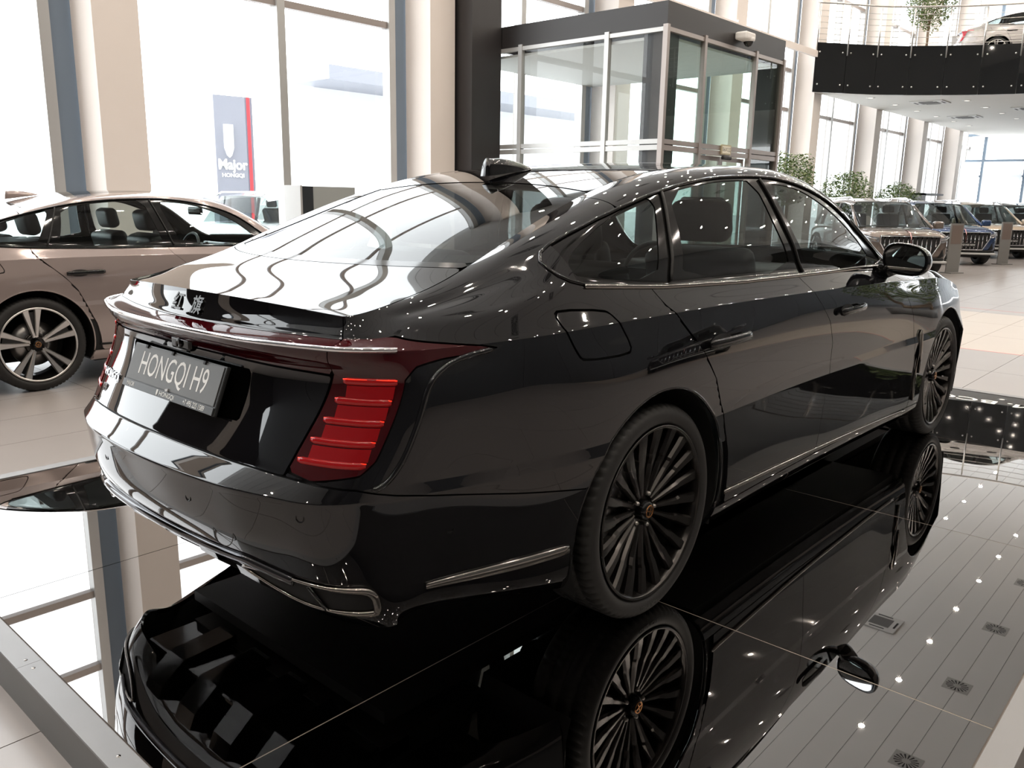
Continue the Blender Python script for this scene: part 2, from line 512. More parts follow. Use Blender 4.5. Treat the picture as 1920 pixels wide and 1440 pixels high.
M_CARGLASS = glass_mat('tinted car glass', (.42, .46, .45), 1.5)
M_REARGLASS = glass_mat('rear car glass', (.30, .33, .33), 1.5)
M_SEAT = mat('black leather', (.02, .02, .021), .45)
M_TAN = mat('warm grey trim', (.20, .175, .15), .6)
M_WHITE = mat('white lettering', (.8, .8, .78), .5)
M_PLATE = mat('grey number plate', (.105, .108, .108), .45, noise=.12, nscale=14)
M_MIRROR = mat('mirror glass', (.85, .88, .88), .01, metal=1)
M_DISC = mat('brake disc steel', (.35, .34, .33), .3, metal=1)

DLO = [(-.31, 1.092), (-.366, 1.121), (-.365, 1.162), (-.274, 1.205), (-.019, 1.286), (.265, 1.355), (.46, 1.388), (.66, 1.411), (.88, 1.424), (1.108, 1.428), (1.26, 1.420), (1.399, 1.404), (1.55, 1.376), (1.687, 1.340), (1.79, 1.300), (1.88, 1.250), (2.03, 1.139), (2.13, 1.040), (1.7, 1.040), (1.2, 1.046), (.6, 1.050), (.1, 1.064), (-.2, 1.082)]
WINS = {'quarter_window': [(-.285, 1.106), (-.30, 1.14), (-.24, 1.182), (-.056, 1.262), (.122, 1.316), (.235, 1.342), (.155, 1.20), (.085, 1.084)],
        'rear_door_window': [(.235, 1.072), (.29, 1.20), (.325, 1.354), (.623, 1.394), (.80, 1.407), (.985, 1.411), (1.03, 1.22), (1.075, 1.060)],
        'front_door_window': [(1.105, 1.404), (1.25, 1.400), (1.38, 1.386), (1.50, 1.358), (1.69, 1.292), (1.85, 1.195), (1.985, 1.058), (1.235, 1.056), (1.165, 1.22)]}
DLO = chaikin(DLO, 1); WINS = {k: chaikin(v, 1) for k, v in WINS.items()}
GAP_RD = [(.19, .47), (.375, .455), (.47, .435), (.564, .391), (.66, .35), (.747, .309), (.85, .22), (.95, .11), (1.01, .05), (1.064, .03), (1.10, .03)]       # (z, x) rear door, rear edge
GAP_BD = [(.19, 1.31), (.315, 1.31), (.5, 1.318), (.616, 1.335), (.75, 1.330), (.85, 1.28), (.92, 1.20), (.986, 1.118), (1.04, 1.09), (1.1, 1.08)]
GAP_FD = [(.19, 2.50), (.335, 2.496), (.60, 2.448), (.775, 2.399), (.88, 2.31), (.952, 2.215), (1.02, 2.14), (1.1, 2.1)]
def gapx(z, g): G = np.array(g); return np.interp(z, G[:, 0], G[:, 1])
BUMP_LINE = [(-1.77, .658), (-1.55, .657), (-1.35, .654), (-1.2, .648), (-1.09, .642), (-1.0, .636), (-.92, .614), (-.84, .598), (-.6, .562), (-.40, .534), (-.2, .51)]
LID_GAP = [(.60, -1.225), (.655, -1.215), (.90, -1.15), (.96, -1.137), (1.03, -1.152), (1.07, -1.155)]

class Body:
    def __init__(self, du=0.012, dense=1.0):
        self.S, self.N, self.U, self.V, seam = body_grid(du, dense)
        self.TS, self.TN, self.TU, self.TQ = top_grid(seam, du * 1.15)
    def surf(self, x, z, vmin=0, vmax=15, off=0.0):
        S = self.S; ok = (self.V >= vmin) & (self.V <= vmax) & (self.U > -1.3) & (self.U < 3.6)
        d = np.where(ok, (S[..., 0] - x)**2 + (S[..., 2] - z)**2, 9); i = np.unravel_index(d.argmin(), d.shape)
        n = self.N[i]; p = S[i]
        ny = n[1] if abs(n[1]) > .2 else -.2
        y = p[1] - (n[0] * (x - p[0]) + n[2] * (z - p[2])) / ny
        return Vector((x, y, z)) + Vector(n) * off, Vector(n)
    def at_uz(self, u, z, vmin=0, vmax=15, off=0.0):
        us = self.U[0]; f = float(np.clip((u - us[0]) / (us[1] - us[0]), 0, len(us) - 1.001)); j0 = int(f); f -= j0
        P = Vector((0, 0, 0)); Nn = Vector((0, 0, 0))
        for j, wt in ((j0, 1 - f), (j0 + 1, f)):
            c = self.S[:, j]; v = self.V[:, j]
            ii = np.where((v >= vmin) & (v <= vmax))[0]; zz = c[ii, 2]; k = int(np.clip(np.searchsorted(zz, z), 1, len(ii) - 1))
            a, b = ii[k - 1], ii[k]; t = (z - c[a, 2]) / max(1e-6, c[b, 2] - c[a, 2]); t = min(1, max(0, t))
            P += Vector(c[a] * (1 - t) + c[b] * t) * wt; Nn += Vector(self.N[a, j] * (1 - t) + self.N[b, j] * t) * wt
        Nn.normalize()
        return P + Nn * off, Nn
    def at_uv(self, u, v, off=0.0):
        j = int(np.abs(self.U[0] - u).argmin()); i = int(np.abs(self.V[:, 0] - v).argmin())
        return Vector(self.S[i, j]) + Vector(self.N[i, j]) * off, Vector(self.N[i, j])

def mir(o_or_pts): return [Vector((p[0], -p[1], p[2])) for p in o_or_pts]

def make_tyre(name, parent, rim_r=.285, R=.352, hw=.122):
    seg = 288; prof = [(rim_r - .004, -.088), (rim_r, -.106), (rim_r + .012, -.117), (rim_r + .026, -hw), (rim_r + .040, -hw + .001), (R - .014, -.113), (R - .006, -.105), (R, -.090), (R, -.062), (R - .007, -.058), (R - .007, -.050), (R, -.046), (R, -.006), (R - .007, -.003), (R - .007, .003), (R, .006), (R, .046), (R - .007, .050), (R - .007, .058), (R, .062), (R, .090), (R - .006, .105), (R - .014, .113), (rim_r + .030, hw), (rim_r, .106)]
    vs = []; n = len(prof)
    for k in range(seg):
        a = 2 * math.pi * k / seg
        for i, (r, h) in enumerate(prof):
            g = (k + (2 if h > 0 else 0)) % 4
            if 6 <= i <= 20 and abs(h) > .045 and g == 0: r -= .006
            aa = a + (.012 * math.sin(h * 60) if 6 <= i <= 20 else 0)
            vs.append((r * math.cos(aa), h, r * math.sin(aa)))
    fs = []
    for k in range(seg):
        l = (k + 1) % seg
        for i in range(n - 1): fs.append((k * n + i, k * n + i + 1, l * n + i + 1, l * n + i))
    o = mesh(name, vs, fs, M_RUBBER, parent, smooth=True)
    return o

def spoke_mesh(name, pts, thick):
    """pts: list of (r, lateral min, lateral max, y face); a bar along +x in the wheel plane"""
    vs = []; fs = []
    for r, a, b, y in pts:
        m = min(.006, (b - a) * .3)
        vs += [(r, y + .010, a), (r, y, a + m), (r, y, b - m), (r, y + .010, b), (r, y + thick, b - .003), (r, y + thick, a + .003)]
    for i in range(len(pts) - 1):
        for k in range(6):
            l = (k + 1) % 6; fs.append((i * 6 + k, i * 6 + l, i * 6 + 6 + l, i * 6 + 6 + k))
    n = len(vs); fs.append(tuple(range(6))); fs.append(tuple(range(n - 1, n - 7, -1)))
    me = bpy.data.meshes.new(name); me.from_pydata(vs, [], fs); me.update()
    bm = bmesh.new(); bm.from_mesh(me); bmesh.ops.recalc_face_normals(bm, faces=bm.faces[:]); bm.to_mesh(me); bm.free()
    return me

def make_wheel(car, loc, style, left=False, rot=0.0, detail=True):
    """wheel > tyre, spokes, hub cap, lug nuts, brake disc; outer face to -y (turned round on the left side)"""
    rr = .285 if style == 'multi' else .278
    rim = MB()
    rim.lathe([(rr, -.112), (rr + .002, -.117), (rr - .006, -.118), (rr - .010, -.112), (rr - .014, -.095), (rr - .020, -.05), (rr - .028, .0), (rr - .03, .10), (rr - .004, .112)], 96, 'y')
    rim.lathe([(.0, -.060), (.05, -.060), (.075, -.070), (.082, -.055), (.075, .03), (.0, .03)], 40, 'y')
    w = rim.build('wheel', M_WHEEL, car)
    w.location = loc; w.rotation_euler = (0, rot, math.pi if left else 0)
    make_tyre('tyre', w, rr)
    if style != 'multi': MB().lathe([(rr - .012, -.112), (rr - .010, -.1195), (rr + .001, -.1195), (rr + .003, -.112)], 96, 'y').build('rim_edge', M_SILVER, w)
    if style == 'multi':
        pts = [(.050, -.010, .010, -.076), (.10, -.010, .010, -.083), (.155, -.012, .012, -.089), (.180, -.014, .014, -.094), (.190, -.012, .019, -.096), (.24, -.015, .021, -.104), (.274, -.018, .023, -.108), (.281, -.018, .023, -.105)]
        me = spoke_mesh('spoke', pts, .03); me.materials.append(M_WHEEL)
        for k in range(20):
            s = bpy.data.objects.new('spoke', me); COL.objects.link(s); s.parent = w
            s.rotation_euler = (0, 2 * math.pi * k / 20 + .08, 0)
    else:
        pts = [(.055, -.010, .014, -.084), (.12, -.011, .018, -.092), (.20, -.015, .026, -.102), (.266, -.018, .034, -.112), (.272, -.018, .034, -.108)]
        m1 = spoke_mesh('spoke', pts, .035); m1.materials.append(M_SILVER)
        m2 = spoke_mesh('spoke', [(a, -c, -b, d) for a, b, c, d in pts], .035); m2.materials.append(M_SILVER)
        for k in range(5):
            for me, da in ((m1, .20), (m2, -.20)):
                s = bpy.data.objects.new('spoke', me); COL.objects.link(s); s.parent = w
                a = 2 * math.pi * k / 5 + .31
                s.rotation_euler = (0, a + da, 0)
            wb = MB(); wb.add([(.07, -.062, -.014), (.245, -.085, -.042), (.245, -.085, .042), (.07, -.062, .014), (.07, -.04, -.014), (.245, -.06, -.042), (.245, -.06, .042), (.07, -.04, .014)], [(0, 1, 2, 3), (7, 6, 5, 4), (0, 4, 5, 1), (3, 2, 6, 7), (1, 5, 6, 2), (0, 3, 7, 4)])
            ob = wb.build('spoke_web', M_GLOSSBLK, w); ob.rotation_euler = (0, a, 0)
    cap = MB().lathe([(0, -.098), (.022, -.098), (.030, -.094), (.033, -.084), (.034, -.06)], 32, 'y').build('hub_cap', M_GLOSSBLK, w)
    em = MB().lathe([(.0165, -.0985), (.0205, -.1005), (.0215, -.0985)], 32, 'y')
    em.box((-.0165, -.1002, -.002), (.0165, -.0985, .002)); em.box((-.002, -.1002, -.014), (.002, -.0985, .014))
    em.build('emblem', mat('gold red emblem', (.55, .26, .10), .2, metal=1), w)
    nut = MB().lathe([(0, -.086), (.005, -.085), (.0072, -.080), (.0080, -.06)], 14, 'y')
    n0 = nut.build('lug_nut', mat('lug steel', (.42, .40, .38), .35, metal=1), w)
    for k in range(5):
        o = n0 if k == 0 else n0.copy()
        if k: COL.objects.link(o); o.parent = w
        a = 2 * math.pi * k / 5 + .31 + math.pi / 5 * (style != 'multi'); o.location = (.055 * math.cos(a), 0, .055 * math.sin(a))
    MB().lathe([(.06, -.012), (.17, -.012), (.17, .012), (.06, .012)], 48, 'y').build('brake_disc', M_DISC, w)
    return w

def seat(car, x, y, mt, z=.0, tall=1.0):
    s = MB(); s.box((x - .25, y - .25, .42 + z), (x + .27, y + .25, .60 + z), .05)
    bk = MB(); bk.box((-.08, -.25, 0), (.08, .25, .60), .05)
    o = s.build('seat', mt, car)
    b = bk.build('seat_back', mt, o); b.location = (x - .26, y, .55 + z); b.rotation_euler = (0, -.28, 0)
    h = MB().box((-.05, -.14, .62), (.06, .14, .80), .045).build('headrest', mt, o); h.location = b.location; h.rotation_euler = (0, -.22, 0)
    return o

def make_sedan(name, paint, hero=True, wheel='multi', glass=None):
    glass = glass or M_CARGLASS
    car = empty(name)
    B = Body(.012 if hero else .018, 1.0 if hero else .7)
    S, N, U, V = B.S, B.N, B.U, B.V
    X, Z = S[..., 0], S[..., 2]
    g = .0022
    arch = np.maximum(-(np.hypot(X, Z - .352) - .408), -(np.hypot(X - 3.06, Z - .352) - .408))     # <0 outside both arches
    bump = below(U, Z, BUMP_LINE)
    lidu = U - gapx(Z, LID_GAP)
    dlo = sdpoly(X, Z, DLO); dlo = np.where((U < -.7) | (U > 2.6) | (V < 9.2), .5, dlo)
    frontb = 3.38 - U + (Z - .62) * .3; fbump = np.maximum(frontb, Z - .62)
    mid = (U > -.3) & (U < 2.9)
    door_top = np.where(mid, dlo, .5)
    beltF = np.interp(X, [-.4, -.2, .1, .6, 1.2, 2.3, 2.6], [1.095, 1.082, 1.064, 1.050, 1.046, 1.008, 1.0])
    xr = X - gapx(Z, GAP_RD); xb = X - gapx(Z, GAP_BD); xf = X - gapx(Z, GAP_FD)
    sill = .262 - Z                                                # <0 above the sill line
    under = Z - (beltF + .0)
    rdoor = np.max([-xr, xb, sill, under, arch, -dlo - .0], axis=0)
    fdoor = np.max([-xb, xf, sill, under, arch, -dlo], axis=0)
    ffend = np.max([-xf, arch, sill, -fbump, V - 13.6, np.where(X < 2.3, V - 9.9, -1), U - 3.6], axis=0)
    skirt = np.max([Z - .262, arch, .3 - U, U - 2.75], axis=0)
    rbump = np.max([bump, arch, U - .0], axis=0)
    lamp_poly = [(-1.146, .90), (-1.21, .662), (-1.13, .648), (-1.00, .668), (-.972, .70), (-.935, .86), (-.925, .925), (-1.12, .925)]
    wing_poly = [(-1.25, .992), (-1.05, .992), (-.95, .990), (-.86, .982), (-.76, .972), (-.69, .964), (-.655, .956), (-.69, .946), (-.78, .938), (-.87, .922), (-.94, .885), (-1.05, .90), (-1.25, .90)]
    lamp = np.minimum(sdpoly(U, Z, lamp_poly), sdpoly(U, Z, wing_poly))
    lamp = np.where((U > -.5) | (V > 10.3), .5, lamp)
    lampR = np.max([lamp, -lidu, -bump], axis=0)
    bar = np.max([(6.98 - V) * .05, (V - 10.0) * .03, lidu], axis=0)
    lid = np.max([lidu, -bump, -np.maximum((6.98 - V) * .05, (V - 10.0) * .03)], axis=0)
    filler = sdpoly(X, Z, chaikin([(-.455, 1.015), (-.43, 1.03), (-.25, 1.018), (-.225, 1.0), (-.175, .91), (-.19, .893), (-.38, .895), (-.405, .91)], 1))
    filler = np.where((U < -.6) | (U > 0) | (V > 11), .5, filler)
    quarter = np.max([xr, -bump - 0, arch, -lampR, -lidu, -filler + g, -door_top], axis=0)
    # upper frame over the doors belongs to the quarter panel piece
    frame = np.max([-dlo, -(Z - beltF) * 1.0, -xr, U - 2.62, arch], axis=0)
    frame = np.where((V < 9.6), .5, frame)
    q_all = np.minimum(quarter, np.max([frame, -(V - 9.8) * .05], axis=0))
    q_all = np.where((U > -.2) & (V < 9.7) & (xr > 0), .5, q_all)
    for sd in 'RL':
        if not (hero or sd == 'R' or True): continue
        panel('quarter_panel', S, N, q_all + g, paint, car, sd)
        panel('rear_door', S, N, rdoor + g, paint, car, sd)
        panel('front_door', S, N, fdoor + g, paint, car, sd)
        panel('front_fender', S, N, ffend + g, paint, car, sd)
        panel('side_skirt', S, N, skirt + g, paint, car, sd)
        panel('fuel_door' if sd == 'R' else 'charge_cover', S, N, filler + g, paint, car, sd, .008)
        panel('tail_lamp', S, N, lampR + g, M_LAMPRED if hero else mat('bright red tail lens', (.42, .015, .03), .08, emit=(1, .05, .08), estr=.12), car, sd)
        fr = np.maximum(dlo, -np.min([sdpoly(X, Z, w) for w in WINS.values()], axis=0))
        panel('window_surround', S, N, np.maximum(fr, -arch * 0 - 1) + .001, M_GLOSSBLK, car, sd, .006, -.003)
        for wn, poly in WINS.items():
            f = sdpoly(X, Z, poly); f = np.where(V < 9.5, .5, f)
            panel(wn, S, N, f - .004, glass, car, sd, 0, -.006)
    panel('rear_bumper', S, N, rbump + g, paint, car, 'B')
    panel('front_bumper', S, N, np.max([fbump, arch, -U + 2.0], axis=0) + g, paint, car, 'B')
    panel('front_grille_panel', S, N, np.max([3.6 - U, -fbump, V - 14.5], axis=0) + g, M_GLOSSBLK, car, 'B')
    panel('trunk_lid_face', S, N, lid + g, paint, car, 'B')
    panel('light_bar', S, N, bar + g * .3, M_LAMPRED, car, 'B')
    # top surfaces
    TS, TN, TU, TQ = B.TS, B.TN, B.TU, B.TQ
    e = np.abs(TQ) - .997
    uw = .545 - .03 * (1 - TQ**2)
    lidtop = -.605 + .075 * TQ**2
    glb = -.555 + .062 * TQ**2
    roofr = .095 + .04 * (1 - TQ**2)
    panel('trunk_lid', TS, TN, np.max([TU - lidtop, e * .6], axis=0) + g, paint, car, 'T')
    panel('parcel_strip', TS, TN, np.max([lidtop - TU, TU - glb, e * .6], axis=0) + g, M_GLOSSBLK, car, 'T')
    panel('rear_window', TS, TN, np.max([glb - TU, TU - roofr, e * .6], axis=0) + .0015, M_REARGLASS, car, 'T', .004, -.002)
    panel('roof', TS, TN, np.max([roofr - TU, TU - 1.60, e * .6, -np.max([np.abs(TQ) - .80, .42 - TU, TU - 1.5], axis=0) * .5], axis=0) + g, paint, car, 'T')
    panel('sunroof', TS, TN, np.max([np.abs(TQ) - .80, .42 - TU, TU - 1.5], axis=0) * .5 + g, mat('black roof glass', (.004, .004, .005), .015, ior=1.6), car, 'T', .006)
    panel('windscreen', TS, TN, np.max([1.60 - TU, TU - 2.33, e * .6], axis=0) + g, glass, car, 'T', .004)
    panel('cowl', TS, TN, np.max([2.33 - TU, TU - 2.70, e * .6], axis=0) + g, M_BLACK, car, 'T')
    panel('hood', TS, TN, np.max([2.70 - TU, e * .6], axis=0) + g, paint, car, 'T')
    # dark inner skin closes the gaps
    inner = np.min([dlo, dlo], axis=0)
    panel('inner_skin', S, N, np.max([-(dlo + .01), arch + .004], axis=0), M_BLACK, car, 'B', 0, -.016)
    panel('inner_roof', TS, TN, np.max([-np.max([glb - TU + .02, TU - roofr + .02, np.abs(TQ) - .97], axis=0), -np.max([1.62 - TU, TU - 2.31], axis=0)], axis=0), M_TAN, car, 'T', 0, -.02)
    under_b = MB(); under_b.box((-.78, -.52, .17), (3.6, .62, .21)); under_b.box((.42, -.86, .17), (2.64, .86, .22))
    under_b.box((-.55, -.78, .40), (-.45, .78, .9)); under_b.box((2.66, -.72, .2), (2.72, .72, .95)); under_b.box((-.82, -.55, .25), (-.40, .55, .33))
    under_b.build('underbody', M_BLACK, car)
    for xa in (0, 3.06):
        for sd in (-1, 1):
            wl = MB(); n = 24; pts = []
            for k in range(n + 1):
                a = math.pi * (-.12 + 1.24 * k / n); pts.append((xa + .416 * math.cos(a), .352 + .416 * math.sin(a)))
            vs = [(p[0], sd * .915, p[1]) for p in pts] + [(p[0], sd * .55, p[1]) for p in pts]
            fs = [(k, k + 1, n + 2 + k, n + 1 + k) for k in range(n)] + [tuple(range(n + 1, 2 * n + 2))]
            wl.add(vs, fs, True); wl.build('wheel_liner', M_BLACK, car)
            al = MB(); ap = []
            for a in np.linspace(-.30, math.pi + .30, 44):
                px, pz = xa + .409 * math.cos(a), .352 + .409 * math.sin(a)
                if pz < .24: continue
                ap.append((px, sd * (-B.surf(px, pz, 0, 8)[0].y - .005), pz))
            al.tube(ap, .006, 6)
            al.build('arch_lip', paint, car)
    # window moulding along the side glass
    path = []
    for i in range(len(DLO)):
        a, b = DLO[i - 1], DLO[i]
        for t in np.linspace(0, 1, max(2, int(math.dist(a, b) / .04)), endpoint=False):
            path.append(B.surf(a[0] * (1 - t) + b[0] * t, a[1] * (1 - t) + b[1] * t, 9.3, 15, .001)[0])
    for sd in 'RL':
        pp = path if sd == 'R' else mir(path)
        MB().tube(pp, .0055, 6, closed=True).build('window_moulding', M_GLOSSBLK if hero else M_GLOSSBLK, car)
        bl = [B.surf(x, float(np.interp(x, [-.3, .1, .6, 1.2, 2.12], [1.083, 1.058, 1.044, 1.040, 1.033])), 9, 15, .003)[0] for x in np.linspace(-.28, 2.12, 50)]
        MB().tube(bl if sd == 'R' else mir(bl), .0075, 8, flat=.6).build('belt_moulding', M_DKCHROME if hero else M_GLOSSBLK, car)
        for (x0, z0, x1, z1) in ((.160, 1.075, .285, 1.352), (1.155, 1.052, 1.045, 1.418)):
            st = [B.surf(x0 * (1 - t) + x1 * t, z0 * (1 - t) + z1 * t, 9.3, 15, .002)[0] for t in np.linspace(0, 1, 14)]
            MB().tube(st if sd == 'R' else mir(st), .006, 6).build('pillar_seam', M_BLACK, car)
        # sill strip
        sl = [B.surf(x, float(np.interp(x, [.43, 1.35, 2.5], [.312, .282, .25])), 0, 5, .004)[0] for x in np.linspace(.44, 2.46, 40)]
        MB().tube(sl if sd == 'R' else mir(sl), .009, 8, flat=.7).build('sill_strip', M_DKCHROME if hero else M_GLOSSBLK, car)
        # bumper corner strip
        bs = [B.surf(x, z, 0, 5, .004)[0] for x, z in zip(np.linspace(-.85, -.43, 24), np.linspace(.352, .362, 24))]
        MB().tube(bs if sd == 'R' else mir(bs), [.004 + .013 * math.sin(math.pi * min(1, .12 + k / 24 * .6)) for k in range(24)], 8, flat=.5).build('bumper_strip', M_DKCHROME, car)
        # door handles
        for (xa, xb, z) in ((.235, .525, .868), (1.37, 1.66, .876)):
            pts = [B.surf(x, z + .004 * (x - xa) / .29, 3, 9.2, .014 + .010 * math.sin(math.pi * (k / 14))**.5)[0] for k, x in enumerate(np.linspace(xa, xb, 15))]
            h = MB().tube(pts if sd == 'R' else mir(pts), [.013] + [.017] * 13 + [.012], 8, flat=.55).build('door_handle', M_GLOSSBLK, car)
            cup = []
            for k in range(20):
                a = 2 * math.pi * k / 20; cup.append(B.surf(xa + .10 + .075 * math.cos(a), z + .002 + .026 * math.sin(a), 3, 9.2, .0015)[0])
            if sd == 'L': cup = mir(cup)
            mesh('handle_cup_shade', [tuple(c) for c in cup], [tuple(range(20))], M_BLACK, h)  # flat black disc paints the shade inside the handle recess
        # fender vent
        vt = [B.surf(x, z, 2, 9, .006)[0] for x, z in ((2.53, .30), (2.505, .45), (2.50, .55), (2.51, .66), (2.525, .68), (2.54, .66), (2.54, .55), (2.545, .45))]
        if sd == 'L': vt = mir(vt)
        MB().tube(vt, .007, 8).build('fender_vent', M_DKCHROME, car)
        # mirror
        k = 1 if sd == 'R' else -1
        cx, cy, cz = 1.965, -.995 * k, 1.078; nu = 32; ring = []; outl = []
        for j in range(nu):
            p = 2 * math.pi * j / nu; c, s_ = math.cos(p), math.sin(p)
            yy = .122 * abs(c)**.72 * (1 if c > 0 else -1); zz = .074 * abs(s_)**.8 * (1 if s_ > 0 else -1)
            zz += .012 * (yy / .122) * (1 if zz > 0 else .3)            # taller towards the body
            outl.append((yy, zz))
        vs = []; lev = [(0, .96), (.008, 1.0), (.03, 1.0), (.06, .95), (.09, .82), (.112, .60), (.122, .30), (.125, .02)]
        for t, sc in lev:
            for yy, zz in outl: vs.append((cx + t + (.45 * yy + .05 * zz) * (1 - t * 4 if t < .125 else .5), cy + k * yy * sc, cz + zz * sc))
        fs = []
        for i in range(len(lev) - 1):
            for j in range(nu): fs.append((i * nu + j, i * nu + (j + 1) % nu, (i + 1) * nu + (j + 1) % nu, (i + 1) * nu + j))
        mh = MB().add(vs, fs, True).build('wing_mirror', paint, car)
        bz = MB(); bz.add([(cx + .45 * yy * .965 + .05 * zz + .003, cy + k * yy * .965, cz + zz * .965) for yy, zz in outl], [tuple(range(nu))]); bz.build('mirror_bezel', M_GLOSSBLK, mh)
        mesh('mirror_glass', [(cx + .45 * yy * .84 + .05 * zz * .82 - .002, cy + k * yy * .84, cz + zz * .82) for yy, zz in outl], [tuple(range(nu)) if k > 0 else tuple(range(nu))[::-1]], M_MIRROR, mh)
        MB().tube([(2.03, -.955 * k, 1.045), (2.06, -.90 * k, 1.02), (2.06, -.85 * k, 1.00)], [.03, .034, .04], 10, flat=1.6).build('mirror_arm', M_GLOSSBLK, mh)
        # wheels
        for xa in (0, 3.06):
            make_wheel(car, (xa, -.81 * k, .352), wheel, left=(sd == 'L'), rot=random.random())
    # shark-fin aerial
    fin = MB()
    prof = [(.165, .020, 1.405, 1.472), (.19, .026, 1.408, 1.470), (.24, .031, 1.415, 1.474), (.30, .032, 1.424, 1.472), (.36, .027, 1.432, 1.462), (.41, .017, 1.440, 1.450), (.435, .004, 1.440, 1.443)]
    vs = []; fs = []; ns = 14
    for (x, w, zb, zt) in prof:
        for k in range(ns):
            a = math.pi * k / (ns - 1); vs.append((x + (.012 * math.sin(a) if x < .17 else 0), w * math.cos(a) * (1.0 if k in (0, ns - 1) else .95), zb + (zt - zb) * abs(math.sin(a))**.75))
    for i in range(len(prof) - 1):
        for k in range(ns - 1): fs.append((i * ns + k, i * ns + k + 1, i * ns + ns + k + 1, i * ns + ns + k))
    fs.append(tuple(range(ns)))
    fin.add(vs, fs, True); fin.build('shark_fin_aerial', paint, car)
    # cabin
    sm = M_SEAT
    for y in (-.38, .38):
        seat(car, 1.55, y, sm); seat(car, .60, y, sm, -.02)
    d = MB(); d.box((2.05, -.74, .70), (2.65, .74, .98), .06); d.build('dashboard', M_SEAT, car)
    MB().box((2.0, -.18, .88), (2.06, .25, 1.02), .02).build('display_screen', M_GLOSSBLK, car)
    swp = [(1.93 + .05 * math.sin(a), .38 + .17 * math.cos(a), .93 + .16 * math.sin(a)) for a in np.linspace(0, 2 * math.pi, 28, endpoint=False)]
    sw = MB().tube(swp, .014, 8, closed=True); sw.box((1.92, .22, .92), (1.94, .54, .945)); sw.build('steering_wheel', M_SEAT, car)
    MB().box((1.80, -.13, 1.28), (1.83, .13, 1.35), .02).build('cabin_mirror', M_GLOSSBLK, car)
    MB().box((-.50, -.64, 1.08), (.22, .64, 1.10), .005).build('parcel_shelf', M_BLACK, car)
    return car, B
# ================================================================ the showroom
FZ = -.13                                                        # floor level (platform top is z = 0)
CEIL = 10.2
M_TILE = mat('grey floor tile', (.285, .26, .248), .28, noise=.07, nscale=2.2)
M_TILE_C = mat('cream floor tile', (.47, .405, .345), .3, noise=.04, nscale=2.0)
M_GROUT = mat('dark grout', (.10, .095, .09), .8)
M_WALLW = mat('white plaster', (.80, .785, .76), .7, noise=.02, nscale=3)
M_BEIGE = mat('cream column paint', (.79, .72, .67), .65, noise=.02, nscale=3)
M_ALU = mat('pale aluminium', (.50, .50, .49), .35, metal=.4)
M_ALUW = mat('warm aluminium', (.36, .32, .30), .35, metal=.5)
M_SLATE = mat('slate blue cladding', (.19, .245, .31), .5)
M_DARK = mat('dark brown-grey panel', (.024, .0215, .0215), .45)
M_STEEL = mat('brushed steel', (.60, .58, .55), .28, metal=1)
M_PANE = glass_mat('clear window glass', (.97, .985, .98), 1.45)
M_GREEN = glass_mat('green tinted glass', (.74, .84, .80), 1.5)
M_BLACKGL = mat('black glass panel', (.012, .0125, .013), .03, ior=1.55)
M_PLATF = mat('black mirror glass', (.305, .295, .29), .010, metal=1.0)

def struct(o): o['kind'] = 'structure'; return o
def vis(p):
    d = Vector(p) - CAM_POS; z = d.dot(_F)
    if z < .1: return None
    return (960 + CAM_F * d.dot(_R2) / z, 720 - CAM_F * d.dot(_U2) / z)

# ---- floor: tiles 1.2 x 0.6 with recessed joints; a cream path with red edges runs to the entrance
floor = struct(boxo('floor', (-13, -12, FZ - .2), (44, 9.0, FZ - .006), M_GROUT))
def tile_mesh(name, m):
    b = MB().box((-.598, -.298, -.006), (.598, .298, 0)); o = b.build(name, m); me = o.data; bpy.data.objects.remove(o); return me
tm = tile_mesh('tile', M_TILE); tmc = tile_mesh('tile_cream', M_TILE_C)
cand = []
for j in range(-20, 15):
    yc = .05 + .3 + .6 * j
    if yc > 8.7 or yc < -11.7: continue
    for i in range(-17, 30):
        xc = 7.45 + .6 + 1.2 * i
        if j % 2 and not (7.45 < xc < 11.6): xc += 0
        if -1.45 + .0 < xc - .6 and xc + .6 < 4.5 and -1.9 < yc - .3 and yc + .3 < 1.95: continue
        v = vis((xc, yc, FZ)); d = math.hypot(xc - CAM_POS.x, yc - CAM_POS.y)
        cand.append((0 if v and -80 < v[0] < 2000 and 300 < v[1] < 1520 else 1, d, xc, yc))
cand.sort()
far_v = []; far_f = []
ft = {0: MB(), 1: MB()}
for k, (o_, d, xc, yc) in enumerate(cand):
    cream = 7.45 < xc < 11.45
    if k < 300:
        t = bpy.data.objects.new('tile', tmc if cream else tm); COL.objects.link(t); t.parent = floor; t.location = (xc, yc, FZ)
    else:
        ft[1 if cream else 0].box((xc - .598, yc - .298, FZ - .006), (xc + .598, yc + .298, FZ))
for c, m in ((0, M_TILE), (1, M_TILE_C)):
    o = ft[c].build('distant_tiles', m, floor); o['kind'] = 'stuff'
M_REDLINE = mat('red floor line', (.62, .16, .12), .4)
for x in (7.45, 11.47):
    boxo('red_line', (x - .012, -11.5, FZ - .004), (x + .012, 8.6, FZ + .0006), M_REDLINE, floor)

